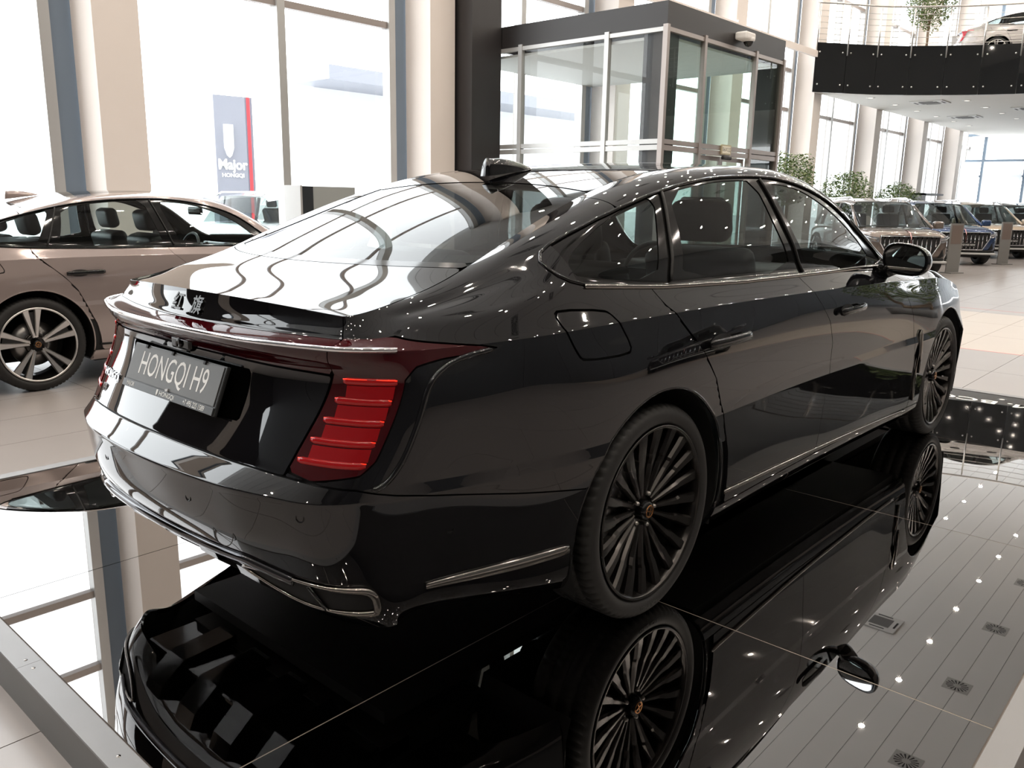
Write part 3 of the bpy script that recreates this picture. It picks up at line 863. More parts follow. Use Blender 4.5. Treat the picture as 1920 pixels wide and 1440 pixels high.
# ---- display platform
plat = empty('display_platform', (0, 0, FZ))
tag(plat, 'low display platform of black mirror glass with a brushed metal rim under the black sedan', 'platform')
PX = [-1.452, .10, 1.50, 3.02, 4.54]; PY = [-1.915, -.640, .695, 1.985]
H = -FZ
for i in range(4):
    for j in range(3):
        boxo('glass_panel', (PX[i] + .0018, PY[j] + .0018, H - .012), (PX[i + 1] - .0018, PY[j + 1] - .0018, H), M_PLATF, plat)
boxo('platform_base', (-1.50, -1.965, 0), (4.58, 2.03, H - .012), mat('seam grey', (.45, .40, .36), .5), plat)
M_SEAM = mat('seam glint', (.42, .36, .31), .4, metal=.6)  # pale strips imitate the light reflected by the glass edges at the seams
for x in PX[1:-1]: boxo('seam_glint', (x - .0017, PY[0] + .002, H - .011), (x + .0017, PY[-1] - .002, H - .0006), M_SEAM, plat)
for a, b in zip(PX[:-1], PX[1:]): boxo('seam_glint', (a + .003, PY[1] - .0017, H - .011), (b - .003, PY[1] + .0017, H - .0006), M_SEAM, plat)
M_RIM = mat('brushed rim metal', (.23, .23, .235), .45, metal=.25, noise=.06, nscale=9)
M_SIDE = mat('platform side', (.060, .055, .050), .35)
ys = [-1.99, -.98, .19, 1.25, 2.055]
for a, b in zip(ys[:-1], ys[1:]):
    boxo('rim_strip', (-1.522, a + .0006, H - .004), (-1.456, b - .0006, H + .003), M_RIM, plat)
    for yy in (a + .03, b - .03, (a + b) / 2):
        MB().lathe([(0, .0012), (.0045, .0012), (.0055, 0)], 12, 'z', (-1.488, yy, H + .003)).build('rim_screw', M_DKCHROME, plat)
for y0, y1 in ((-1.99, -1.919), (1.989, 2.055)):
    boxo('rim_strip', (-1.455, y0, H - .004), (4.61, y1, H + .003), M_RIM, plat)
boxo('rim_strip', (4.544, -1.918, H - .004), (4.61, 1.988, H + .003), M_RIM, plat)
for a, b in (((-1.520, -1.985, 0), (-1.515, 2.05, H - .004)), ((-1.515, -1.985, 0), (4.60, -1.980, H - .004)), ((-1.515, 2.045, 0), (4.60, 2.05, H - .004)), ((4.60, -1.985, 0), (4.605, 2.05, H - .004))):
    boxo('side_panel', a, b, M_SIDE, plat)
# lettering laid on the far end of the platform, readable from the front of the car
for s, y in (('M.', -1.165), ('B', -.965), ('CO', -.745)):
    text('lettering', s, .15, M_WHITE, plat, frame_matrix((4.262, y, H + .0006), (0, 1, 0), (-1, 0, 0)), .0002, width=1.35, bold=.003)

# ---- ceiling of long planks with recessed spots, swirl diffusers and cassette units
ceil = struct(boxo('ceiling', (-13, -12, CEIL + .02), (44, 9.3, CEIL + .2), mat('ceiling void', (.04, .04, .04), .8)))
M_CEIL = mat('ceiling plank', (.84, .825, .80), .75)
for k in range(36):
    y = -12 + .6 * k - .05
    boxo('plank', (-13, y + .006, CEIL), (44, min(9.3, y + .594), CEIL + .02), M_CEIL, ceil)
M_SPOT = mat('warm lamp', (1, .8, .6), .3, emit=(1.0, .89, .77), estr=980.0)
M_TRIM = mat('lamp trim', (.7, .69, .67), .5)
lamp0 = None
for i in range(-10, 11):
    for j in range(-4, 4):
        x, y = 15.70 + 2.55 * i, .58 + 2.34 * j
        if lamp0 is None:
            lamp0 = empty('ceiling_spotlight', (x, y, CEIL)); tag(lamp0, 'small round recessed spotlight glowing warm in the plank ceiling', 'light', 'ceiling spotlights')
            MB().lathe([(.06, -.006), (.085, -.004), (.088, 0), (.062, .0)], 20).build('trim_ring', M_TRIM, lamp0)
            MB().lathe([(0, -.004), (.060, -.004)], 20).build('bulb', M_SPOT, lamp0)
        else:
            c = copy_tree(lamp0); c.location = (x, y, CEIL)
sw0 = None
M_VENT = mat('vent plate', (.50, .49, .47), .6); M_VANE = mat('vent slot', (.03, .03, .03), .8)
for x, y in [(15.1 + 3.87 * k, 1.77) for k in range(-4, 5)] + [(15.1 + 3.87 * k, -5.25) for k in range(-4, 5)]:
    if sw0 is None:
        sw0 = empty('ceiling_diffuser', (x, y, CEIL)); tag(sw0, 'square swirl air diffuser with radial slots in the plank ceiling', 'vent', 'swirl diffusers')
        boxo('plate', (-.29, -.29, -.008), (.29, .29, 0), M_VENT, sw0)
        for k in range(16):
            a = 2 * math.pi * k / 16; c, s = math.cos(a), math.sin(a)
            v = [(r * c - w * s, r * s + w * c, -.010) for r, w in ((.09, -.008), (.25, -.022), (.25, .022), (.09, .008))]
            mesh('slot', v, [(0, 3, 2, 1)], M_VANE, sw0)
    else:
        c = copy_tree(sw0); c.location = (x, y, CEIL)
ca0 = None
for x, y in ((20.93, 4.25), (10.2, 4.25), (15.5, -1.6), (5.0, 4.25), (4.5, -1.6), (-2.5, 4.25)):
    if ca0 is None:
        ca0 = empty('air_conditioner', (x, y, CEIL - .022)); tag(ca0, 'square cassette air conditioner with grille in the plank ceiling', 'air conditioner', 'ceiling cassettes')
        boxo('panel', (-.48, -.48, -.03), (.48, .48, 0), M_TRIM, ca0, .01); boxo('grille', (-.27, -.27, -.036), (.27, .27, -.03), mat('grille grey', (.15, .145, .14), .7), ca0)
        for a, b in (((-.42, -.2), (-.37, .2)), ((.37, -.2), (.42, .2)), ((-.2, -.42), (.2, -.37)), ((-.2, .37), (.2, .42))):
            boxo('louvre', (a[0], a[1], -.035), (b[0], b[1], -.03), M_VANE, ca0)
    else:
        c = copy_tree(ca0); c.location = (x, y, CEIL - .022)

# ---- glazed facade along y = 9 with square columns in front of it
COLR = [-7.9, -2.55, 2.76, 8.05, 13.2, 18.15, 23.13, 28.33, 33.5, 38.4]
for k, xr in enumerate(COLR):
    c = boxo('column', (xr - .55, 8.30, FZ), (xr, 8.90, CEIL), M_BEIGE); struct(c)
    b = boxo('cladding_panel', (xr - .80, 8.93, FZ), (xr - .50, 9.02, CEIL), M_SLATE, c)
    boxo('cladding_panel', (xr - .12, 8.93, FZ), (xr + .05, 9.02, CEIL), M_SLATE, c)
edges = [-13.2] + COLR + [43.0]
M_ALUD = mat('aluminium edge', (.34, .32, .30), .45, metal=.3)
wn = 0
for k in range(len(edges) - 1):
    x0 = edges[k] + (.05 if k else 0); x1 = edges[k + 1] - .80
    if x1 - x0 < .5: continue
    wn += 1
    w = struct(empty('window_%d' % wn, (0, 0, 0)))
    m1 = x0 + 2.30; m2 = x1 - .07
    vert = [x for x in (m1, m2) if x0 < x <= x1]
    for x in vert:
        boxo('mullion', (x - .065, 8.86, FZ), (x + .065, 9.0, CEIL), M_ALU, w)
        boxo('mullion_cap', (x - .055, 9.0, FZ), (x + .055, 9.05, CEIL), M_ALUD, w)
    zs = [4.03, 5.12, 7.60]
    for z in zs:
        boxo('transom', (x0, 8.90, z - .05), (x1, 9.0, z + .05), M_ALUW, w)
    boxo('transom', (x0, 8.90, FZ), (x1, 9.0, FZ + .08), M_ALUW, w)
    xs = [x0] + vert + ([x1] if x1 - vert[-1] > .2 else [])
    for a, b in zip(xs[:-1], xs[1:]):
        for z0, z1 in zip([FZ + .08] + zs, zs + [CEIL]):
            mesh('pane', [(a, 9.01, z0), (b, 9.01, z0), (b, 9.01, z1), (a, 9.01, z1)], [(0, 1, 2, 3)], M_PANE, w)
bm_ = boxo('trim_1', (8.9, 8.22, 5.45), (42, 8.30, 5.62), M_BEIGE); struct(bm_)
for xr in COLR[4:8]:
    boxo('bracket', (xr - .62, 8.20, 5.40), (xr - .52, 8.30, 5.68), M_BEIGE, bm_)

# ---- far end wall: glazing with white roller blinds
we = struct(empty('window_%d' % (wn + 1), (0, 0, 0)))
for y in np.arange(-11.0, 9.01, 1.75):
    boxo('mullion', (42.0, y - .06, FZ), (42.16, y + .06, CEIL), M_SLATE, we)
for z in (2.75, 3.45, 4.6, 7.2):
    boxo('transom', (42.02, -12, z - .05), (42.14, 9, z + .05), M_SLATE, we)
M_BLIND = mat('white blind', (.85, .86, .87), .8, trans=0)
for y in np.arange(-11.0, 8.9, 1.75):
    for z0, z1 in ((FZ, 2.75), (2.75, 3.45), (3.45, 4.6), (4.6, 7.2), (7.2, CEIL)):
        mesh('pane', [(42.1, y, z0), (42.1, y + 1.75, z0), (42.1, y + 1.75, z1), (42.1, y, z1)], [(0, 1, 2, 3)], M_PANE, we)

bl_m = bpy.data.materials.new('roller blind fabric'); bl_m.use_nodes = True; MATS['roller blind fabric'] = bl_m
_nt = bl_m.node_tree; _nt.nodes.clear(); _o = _nt.nodes.new('ShaderNodeOutputMaterial'); _mx = _nt.nodes.new('ShaderNodeMixShader'); _d = _nt.nodes.new('ShaderNodeBsdfDiffuse'); _t = _nt.nodes.new('ShaderNodeBsdfTranslucent')
_d.inputs[0].default_value = (.8, .81, .82, 1); _t.inputs[0].default_value = (.93, .94, .95, 1); _mx.inputs[0].default_value = .5
_nt.links.new(_d.outputs[0], _mx.inputs[1]); _nt.links.new(_t.outputs[0], _mx.inputs[2]); _nt.links.new(_mx.outputs[0], _o.inputs[0])
for y in np.arange(-11.0, 8.9, 1.75):
    boxo('roller_blind', (41.90, y + .07, .05), (41.91, y + 1.68, 3.40), bl_m, we)

# dark panelled stretch of the window wall behind the camera
wl = struct(boxo('wall_left', (-13.2, 8.72, FZ), (-5.3, 8.80, 5.10), M_DARK))

# ---- walls behind the camera
M_CHAR = mat('charcoal wall panel', (.045, .045, .048), .5)
M_WARM = mat('warm grey wall', (.34, .32, .30), .7)
wr = struct(boxo('wall_right', (-13, -12.2, FZ), (44, -12.0, CEIL), mat('graphite wall', (.09, .088, .085), .6)))
wb = struct(boxo('wall_back', (-13.2, -12.2, FZ), (-13.0, 9.2, CEIL), M_CHAR))
for k in range(14):
    boxo('wall_panel', (-13 + 4 * k + .01, -12.0, FZ), (-13 + 4 * k + 3.99, -11.95, 3.3), M_CHAR, wr)
for k in range(5):
    boxo('wall_panel', (-13.0, -12 + 4.2 * k + .01, FZ), (-12.95, -12 + 4.2 * k + 4.19, 3.6), M_CHAR, wb)

# ---- glass entrance vestibule
V0, V1, VY, VT = 8.82, 12.73, 4.705, 4.15
ve = empty('entrance_vestibule', (V0, VY, FZ)); tag(ve, 'glass entrance vestibule with dark fascia and sliding doors beside the dark pillar', 'vestibule')
def vb(name, a, b, m, parent=ve, bev=0):
    return boxo(name, (a[0] - V0, a[1] - VY, a[2] - FZ), (b[0] - V0, b[1] - VY, b[2] - FZ), m, parent, bev)
vb('fascia', (V0, VY, 3.80), (V1, VY + .06, VT), M_DARK); vb('fascia', (V0, VY + .06, 3.80), (V0 + .06, 8.9, VT), M_DARK); vb('fascia', (V1 - .06, VY + .06, 3.80), (V1, 8.9, VT), M_DARK)
vb('roof', (V0 + .06, VY + .06, VT - .08), (V1 - .06, 8.9, VT - .02), M_DARK)
vb('inner_ceiling', (V0 + .06, VY + .06, 3.66), (V1 - .06, 8.9, 3.70), mat('vestibule ceiling', (.55, .56, .54), .7))
vb('corner_post', (V0 + .05, VY + .05, FZ), (V0 + .42, VY + .42, 3.80), M_DARK)
vb('corner_post', (V1 - .32, VY + .05, FZ), (V1 - .03, VY + .40, 3.80), M_DARK)
for z0, z1 in ((3.74, 3.80), (2.17, 2.24), (2.08, 2.155)):
    vb('rail', (V0 - .02, VY - .02, z0), (V1 + .02, VY + .05, z1), M_ALUW); vb('rail', (V0 - .02, VY + .05, z0), (V0 + .05, 8.6, z1), M_ALU)
for x in (9.906, 11.629, V1 - .03, V0):
    vb('post', (x - .035, VY - .035, FZ), (x + .035, VY + .045, 3.83), M_ALUW)
for y in (8.32, 7.51, 5.75):
    vb('post', (V0 - .035, y - .04, FZ), (V0 + .045, y + .04, 3.83), M_ALU)
def vpane(a, b, m=M_GREEN): 
    (x0, y0, z0), (x1, y1, z1) = a, b
    o = mesh('pane', [(x0 - V0, y0 - VY, z0 - FZ), (x1 - V0, y1 - VY, z0 - FZ), (x1 - V0, y1 - VY, z1 - FZ), (x0 - V0, y0 - VY, z1 - FZ)], [(0, 1, 2, 3)], m, ve)
for a, b in ((V0, 9.906), (9.906, 11.629), (11.629, V1)):
    vpane((a, VY + .02, 2.24), (b, VY + .02, 3.74))
for a, b in ((V0, 9.906), (11.629, V1)): vpane((a, VY + .02, FZ), (b, VY + .02, 2.08))
for a, b in ((8.6, 7.51), (7.51, 5.75), (5.75, VY)):
    vpane((V0 + .01, a, 2.24), (V0 + .01, b, 3.74), M_PANE); vpane((V0 + .01, a, FZ), (V0 + .01, b, 2.08), M_PANE)
for y in (8.6,):
    vpane((V1 - .02, 8.6, FZ), (V1 - .02, VY + .2, 3.74))
for x0, x1 in ((9.95, 10.75), (10.78, 11.58)):
    d = vb('sliding_door', (x0, VY + .06, FZ), (x0 + .05, VY + .09, 2.07), M_ALUW); vb('door_stile', (x1 - .05, VY + .06, FZ), (x1, VY + .09, 2.07), M_ALUW, d); vb('door_rail', (x0 + .05, VY + .06, 2.0), (x1 - .05, VY + .09, 2.07), M_ALUW, d)
    o = mesh('pane', [(x0 - V0, .075, 0), (x1 - V0, .075, 0), (x1 - V0, .075, 2.0 - FZ), (x0 - V0, .075, 2.0 - FZ)], [(0, 1, 2, 3)], M_GREEN, d)
vb('door_sensor', (10.62, VY - .07, 2.02), (10.92, VY - .02, 2.08), M_BLACK, ve, .02)
es = boxo('exit_sign', (10.58, VY - .045, 2.10), (10.91, VY - .022, 2.26), mat('brass sign frame', (.55, .47, .30), .35, metal=.7)); tag(es, 'small framed exit sign on the header over the sliding doors', 'sign')
boxo('sign_face', (10.61, VY - .049, 2.125), (10.88, VY - .045, 2.235), mat('sign ivory', (.78, .74, .62), .5), es)
text('lettering', 'ВЫХОД', .085, mat('sign text', (.09, .08, .07), .5), es, frame_matrix((10.745, VY - .0495, 2.18), (1, 0, 0), (0, 0, 1)), .0004, width=.85)
# security camera on the fascia
sc = empty('security_camera', (10.99, VY - .003, 3.92)); tag(sc, 'white dome security camera on the dark fascia of the vestibule', 'camera')
boxo('bracket', (-.16, -.22, -.02), (.16, 0, .10), M_WALLW, sc, .03); MB().lathe([(0, -.115), (.045, -.10), (.075, -.06), (.085, -.02)], 24, 'z', (.06, -.14, 0)).build('dome', M_GLOSSBLK, sc)
MB().lathe([(.083, -.035), (.10, -.02), (.10, .02), (.06, .04)], 24, 'z', (.06, -.14, 0)).build('housing', M_WALLW, sc)
pil = struct(boxo('trim_2', (8.10, 7.95, FZ), (8.80, 8.95, CEIL), M_DARK))

# ---- mezzanine with curved black glass front
CV = np.array([(22.35, 8.28), (22.95, 7.80), (23.75, 7.20), (24.45, 6.45), (24.98, 5.65), (25.45, 4.85), (25.80, 4.0), (26.02, 3.1), (26.12, 2.1), (26.15, 1.0), (26.15, 0.0), (26.15, -3.0), (26.15, -6.0), (26.15, -9.0), (26.15, -12.0)])
def curve_pts(step):
    d = np.r_[0, np.cumsum(np.linalg.norm(np.diff(CV, axis=0), axis=1))]; q = np.arange(0, d[-1], step)
    return nat_spline(d, CV, q)
fine = curve_pts(.12)
n = len(fine)
def slab(name, z0, z1, m, inset):
    P = [(x + inset, y) for x, y in fine] + [(44, -12), (44, 8.3)]
    b = MB(); b.prism(P, 'z', z0, z1); return b.build(name, m)
mz = struct(slab('floor_mezzanine', 4.72, 5.72, mat('mezzanine slab', (.4, .39, .38), .7), .12))
so = slab('soffit', 4.50, 4.72, mat('soffit board', (.72, .70, .66), .8), .05); so.parent = mz
cp_ = curve_pts(.965)
post0 = None
M_GLP = M_BLACKGL
bal = empty('balcony_front', (CV[0][0], CV[0][1], 4.5)); tag(bal, 'curved balcony front of bolted black glass panels with steel railing above the parked cars', 'balcony')
bo = Vector((CV[0][0], CV[0][1], 4.5))
bolt = MB().lathe([(0, .018), (.022, .016), (.026, .0)], 12).build('bolt', M_STEEL); bolt_me = bolt.data; bpy.data.objects.remove(bolt)
for a, b in zip(cp_[:-1], cp_[1:]):
    A = Vector((a[0], a[1], 0)); B_ = Vector((b[0], b[1], 0)); t = (B_ - A).normalized(); nn = Vector((-t.y, t.x, 0)); nn = nn if nn.x < 0 else -nn
    A2, B2 = A + t * .006, B_ - t * .006
    o = MB(); P = [A2 + nn * .02, B2 + nn * .02, B2, A2]
    o.prism([(p.x - bo.x, p.y - bo.y) for p in P], 'z', 0, 1.35); gp = o.build('glass_panel', M_GLP, bal)
    for q in (.13, .87):
        for z in (.22, 1.10):
            p = A + (B_ - A) * q + nn * .02
            bo_ = bpy.data.objects.new('bolt', bolt_me); COL.objects.link(bo_); bo_.parent = gp
            bo_.matrix_local = frame_matrix((p.x - bo.x, p.y - bo.y, z), t, (0, 0, 1)) if t.cross(Vector((0, 0, 1))).dot(nn) > 0 else frame_matrix((p.x - bo.x, p.y - bo.y, z), -t, (0, 0, 1))
    pb = A + nn * .05
    MB().cyl((pb.x - bo.x, pb.y - bo.y, 1.02), (pb.x - bo.x, pb.y - bo.y, 2.36), .022, seg=12).build('post', M_STEEL, bal)
rail = [(p[0] - bo.x - .05, p[1] - bo.y, 2.40) for p in fine]
MB().tube(rail, .026, 10).build('handrail', M_STEEL, bal)
for k in range(6):
    MB().tube([(p[0], p[1], 1.42 + .155 * k) for p in rail], .008, 6).build('rod', M_STEEL, bal)
M_RING = mat('downlight ring', (.62, .61, .59), .4); M_DL = mat('downlight', (1, .95, .85), .4, emit=(1, .93, .82), estr=2)
dl0 = None
for x, y in [(24.6 + 2.2 * i, 7.4 - 2.1 * j) for i in range(6) for j in range(5)]:
    if x < np.interp(y, CV[::-1, 1], CV[::-1, 0]) + .5: continue
    if dl0 is None:
        dl0 = empty('downlight', (x, y, 4.5)); tag(dl0, 'round white downlight in the soffit under the balcony', 'light', 'soffit downlights')
        MB().lathe([(.085, -.012), (.13, -.010), (.135, 0)], 20).build('ring', M_RING, dl0); MB().lathe([(0, -.006), (.085, -.006)], 20).build('lens', M_DL, dl0)
    else:
        c = copy_tree(dl0); c.location = (x, y, 4.5)
for x, y in ((26.6, 6.3), (29.9, 4.2), (31.8, 6.6), (28.4, 2.8)):
    c = copy_tree(ca0); c.location = (x, y, 4.5); tag(c, 'square cassette air conditioner in the soffit under the balcony', None, 'soffit cassettes')
mw = struct(boxo('wall_mezzanine', (33.0, 2.0, 5.72), (33.2, 7.7, 7.5), mat('grey partition', (.28, .265, .255), .7)))

# ---- ground and things outside the windows
gr = struct(boxo('floor_outside', (-60, 9.06, -.5), (110, 120, -.32), mat('wet forecourt', (.62, .63, .64), .7, noise=.05, nscale=.4)))
# ================================================================ the black sedan on the platform
hero, HB = make_sedan('sedan', M_PAINT, True, 'multi')
tag(hero, 'glossy black fastback sedan with multi-spoke dark wheels parked on the black glass platform', 'car')
PLATE_Z0, PLATE_Z1 = .755, .875
def hero_tail():
    # chrome edge of the light bar and lower bumper strip, both full width
    def full(path): return path + mir(path[:-1])[::-1]
    us = np.linspace(-.955, -1.77, 60)
    p = [HB.at_uv(u, 9.0, .002)[0] for u in us]
    for q in p[-1:]: q.y = 0
    MB().tube(full(p), .007, 8, flat=.8).build('light_bar_chrome', M_CHROME, hero)
    us = np.linspace(-1.20, -1.77, 40)
    p = [HB.at_uz(u, .405 - .03 * max(0, (-1.35 - u) / -.15 if u > -1.35 else 0), 0, 4, .003)[0] for u in us]; p[-1].y = 0
    MB().tube(full(p), .014, 8, flat=.8).build('bumper_chrome', mat('black chrome', (.10, .10, .105), .06, metal=1), hero)
    # LED bars of both lamp clusters
    for sd in 'RL':
        for k in range(5):
            z = .885 - .0485 * k
            ui = -1.118 - .018 * k; uo = -.962 - .008 * k
            for nm, dz, of, rr, mm in (('lamp_element', 0, -.002, .0105, M_LED), ('lamp_filament', .005, .002, .0026, M_LEDHOT)):
                pts = [HB.at_uz(u, z + dz, 5, 8.5, of)[0] for u in np.linspace(ui, uo, 16)]
                if sd == 'L': pts = mir(pts)
                MB().tube(pts, [rr * .6] + [rr] * 14 + [rr * .6], 8, flat=.6).build(nm, mm, hero)
            if k < 4:
                vs = []
                for zz in (z - .010, z - .040):
                    for u in np.linspace(ui + .012, uo - .006, 14):
                        q = HB.at_uz(u, zz, 5, 8.5, .0022)[0]; vs.append((q.x, q.y * (1 if sd == 'R' else -1), q.z))
                fs = [(i, i + 1, 15 + i, 14 + i) for i in range(13)]
                if sd == 'L': fs = [f[::-1] for f in fs]
                mesh('lamp_panel', vs, fs, M_LEDDIM, hero, smooth=True)
        # exhaust finisher
        ex = [(-.985, .372), (-1.06, .375), (-1.15, .380), (-1.26, .385), (-1.385, .384), (-1.37, .368), (-1.29, .335), (-1.20, .312), (-1.10, .305), (-1.0, .302), (-.985, .312)]
        ex = chaikin(ex, 2)
        pts = [HB.at_uz(u, z, 0, 4, .005)[0] for u, z in ex]
        if sd == 'L': pts = mir(pts)
        e = MB().tube(pts, [.005 + .006 * max(0, min(1, (u + 1.12) / .12)) for u, z in ex], 8, closed=True).build('exhaust_finisher', M_DKCHROME, hero)
        fx = sdpoly(HB.U, HB.S[..., 2], ex); fx = np.where((HB.V > 4) | (HB.U > -.8), .5, fx)
        panel('exhaust_shade', HB.S, HB.N, fx, mat('exhaust shade black', (.002, .002, .002), .8), e, sd, 0, .002)  # flat black sheet on the bumper paints the dark inside of the exhaust
        a, b = (HB.at_uz(-1.15, .376, 0, 4, .008)[0], HB.at_uz(-1.12, .31, 0, 4, .008)[0])
        if sd == 'L': a, b = mir([a, b])
        MB().tube([a, b], .006, 6).build('exhaust_divider', M_GLOSSBLK, e)
        # parking sensors
        for u, z in ((-1.13, .565), (-.80, .50), (-1.52, .545)):
            c, n = HB.at_uz(u, z, 0, 5, .0005)
            if sd == 'L': c = Vector((c.x, -c.y, c.z)); n = Vector((n.x, -n.y, n.z))
            m = frame_matrix(c, n.cross(Vector((0, 0, 1))), (0, 0, 1))
            o = MB().lathe([(0, .0012), (.0085, .0012), (.0095, .0)], 20).lathe([(.0105, 0), (.0112, .0016), (.0122, 0)], 20).build('parking_sensor', M_GLOSSBLK, hero); o.matrix_local = m
    # tow-eye cover ring
    c, n = HB.at_uz(-1.40, .475, 0, 4, .0008)
    o = MB().lathe([(.036, 0), (.0375, .0010), (.039, 0)], 40).build('tow_eye_cover', M_GLOSSBLK, hero); o.matrix_local = frame_matrix(c, n.cross(Vector((0, 0, 1))), (0, 0, 1))
    # lower diffuser with fins
    d = MB()
    d.box((-1.0, -.55, .255), (-.7, .55, .325), .01)
    dif = d.build('diffuser', M_GLOSSBLK, hero)
    for y in (-.33, -.11, .11, .33):
        MB().prism([(-1.10, .350), (-1.08, .300), (-1.0, .235), (-.80, .22), (-.80, .34)], 'y', y - .05, y + .05).build('diffuser_fin', M_GLOSSBLK, dif)
    # crease where the rear wing turns in to the lamp
    for sd in 'RL':
        pts = [HB.at_uz(u, z, 3, 9.4, -.001)[0] for u, z in nat_spline(np.arange(9.), np.array([(-.66, .953), (-.74, .936), (-.80, .907), (-.845, .86), (-.872, .80), (-.890, .75), (-.908, .70), (-.935, .65), (-.965, .632)]), np.linspace(0, 8, 48))]
        MB().tube(pts if sd == 'R' else mir(pts), [.002] + [.008] * 46 + [.003], 8).build('fender_edge', M_PAINT, hero)
    # flat black sheet painting the shade of the plate recess; frame, plate
    rec = []
    for z in np.linspace(.752, .868, 8):
        for y in np.linspace(-.345, .345, 20):
            rec.append((y, z))
    S, N, U, V = HB.S, HB.N, HB.U, HB.V
    f = np.maximum(np.abs(S[..., 1]) - .335, np.abs(S[..., 2] - .812) - .066); f = np.where((V < 5.2) | (U > -1.3), .5, f)
    panel('plate_recess_shade', S, N, f, mat('recess shade black', (.001, .001, .001), 1.0, ior=1.0), hero, 'B', 0, .0012)
    tilt = math.atan2(.048, .12)
    def pm(x, y): # plate frame coordinates -> world (y to the car's right is +x seen from behind)
        return None
    up = Vector((.048, 0, .12)).normalized(); right = Vector((0, -1, 0))
    org = Vector((-1.102, 0, .815))
    fm = frame_matrix(org, right, up)
    fr = MB(); fr.box((-.268, -.068, -.012), (.268, .068, .0), .003)
    pf = fr.build('plate_frame', mat('plate frame black', (.035, .037, .038), .35), hero); pf.matrix_local = fm
    pl = MB().box((-.258, -.043, 0), (.258, .064, .0025), .001).build('number_plate', M_PLATE, pf)
    lip = MB().box((-.266, -.067, .0), (.266, -.046, .005), .001); lip.build('frame_lip', mat('plate lip', (.05, .054, .056), .35), pf)
    for x in (-.18, -.02, .16): MB().box((x - .006, .058, 0), (x + .006, .068, .007), .001).build('frame_clip', M_BLACK, pf)
    def tx(s, x, y, h, z=.0027, **k): return text('lettering', s, h, M_WHITE, pf, Matrix.Translation((x, y, z)), .0002, **k)
    tx('HONGQI H9', .0, .010, .098, width=.72)
    tx('MAJOR', -.215, -.0565, .0185, .0053, width=.85)
    tx('HONGQI', .012, -.0565, .0185, .0053, width=1.15)
    tx('+7 495 225 1589', .165, -.0565, .0205, .0053, width=.82)
    MB().prism([(-.050, -.047), (-.041, -.047), (-.041, -.058), (-.0455, -.066), (-.050, -.058)], 'z', .005, .0056).build('shield_mark', M_WHITE, pf)
    MB().prism([(-.006, -.040), (.010, -.036), (.010, -.044), (-.002, -.046)], 'z', .0026, .006).build('flag_mark', mat('flag grey', (.5, .5, .5), .4), pf)
    # reversing camera pod
    c, n = HB.at_uz(-1.765, .905, 5, 8, .0)
    pod = MB().box((c.x - .012, -.055, .888), (c.x + .02, .055, .925), .008).build('camera_pod', M_GLOSSBLK, hero)
    o = MB().lathe([(0, .003), (.007, .003), (.011, .006), (.013, .0)], 24).build('camera_lens', M_GLOSSBLK, pod); o.matrix_local = frame_matrix((c.x - .013, 0, .906), (0, -1, 0), (0, 0, 1))
    # badges on the lid
    p, n = HB.at_uz(-1.765, 1.014, 10, 15, .002)
    for ch, y in (('红', .055), ('旗', -.055)):
        text('badge', ch, .058, mat('dark badge metal', (.05, .05, .05), .2, metal=.8), hero, frame_matrix((p.x, y, p.z), (0, -1, 0), (.45, 0, 1)), .003, bold=.0008)
    c, n = HB.at_uz(-1.30, .745, 5, 7, .001)
    c2, _ = HB.at_uz(-1.36, .745, 5, 7, .001)
    cl = Vector((c.x, -c.y, c.z)); dl = Vector((c.x - c2.x, -c.y + c2.y, 0))
    text('badge', 'HONGQI', .036, M_CHROME, hero, frame_matrix(cl, -dl, (.25, 0, 1)), .002, bold=.0008, width=1.2)
    p2, _ = HB.at_uz(-1.27, .70, 5, 7, .001)
    text('badge', 'H9', .034, M_CHROME, hero, frame_matrix((p2.x, -p2.y, p2.z), -dl, (.25, 0, 1)), .002, bold=.0008)
hero_tail()

# raised lettering on the rear right tyre, upside down at the bottom of the sidewall
def tyre_text():
    w = [c for c in hero.children if c.name.startswith('wheel') and c.type == 'MESH' and abs(c.location.x) < .1 and c.location.y < 0 and not c.name.startswith('wheel_')][0]
    m = mat('tyre lettering', (.05, .05, .048), .6)
    inv = Matrix.Rotation(w.rotation_euler.y, 4, 'Y').inverted()
    for i, ch in enumerate('IKON TYRES'):
        if ch == ' ': continue
        a = -math.pi / 2 - .02 - (i - 4.5) * .034
        r = .3155
        p = Vector((r * math.cos(a), -.1228, r * math.sin(a)))
        out = Vector((math.cos(a), 0, math.sin(a))); tan = Vector((-math.sin(a), 0, math.cos(a)))
        text('tyre_letter', ch, .017, m, w, inv @ frame_matrix(p, -tan, out), .0006, bold=.0003)
tyre_text()
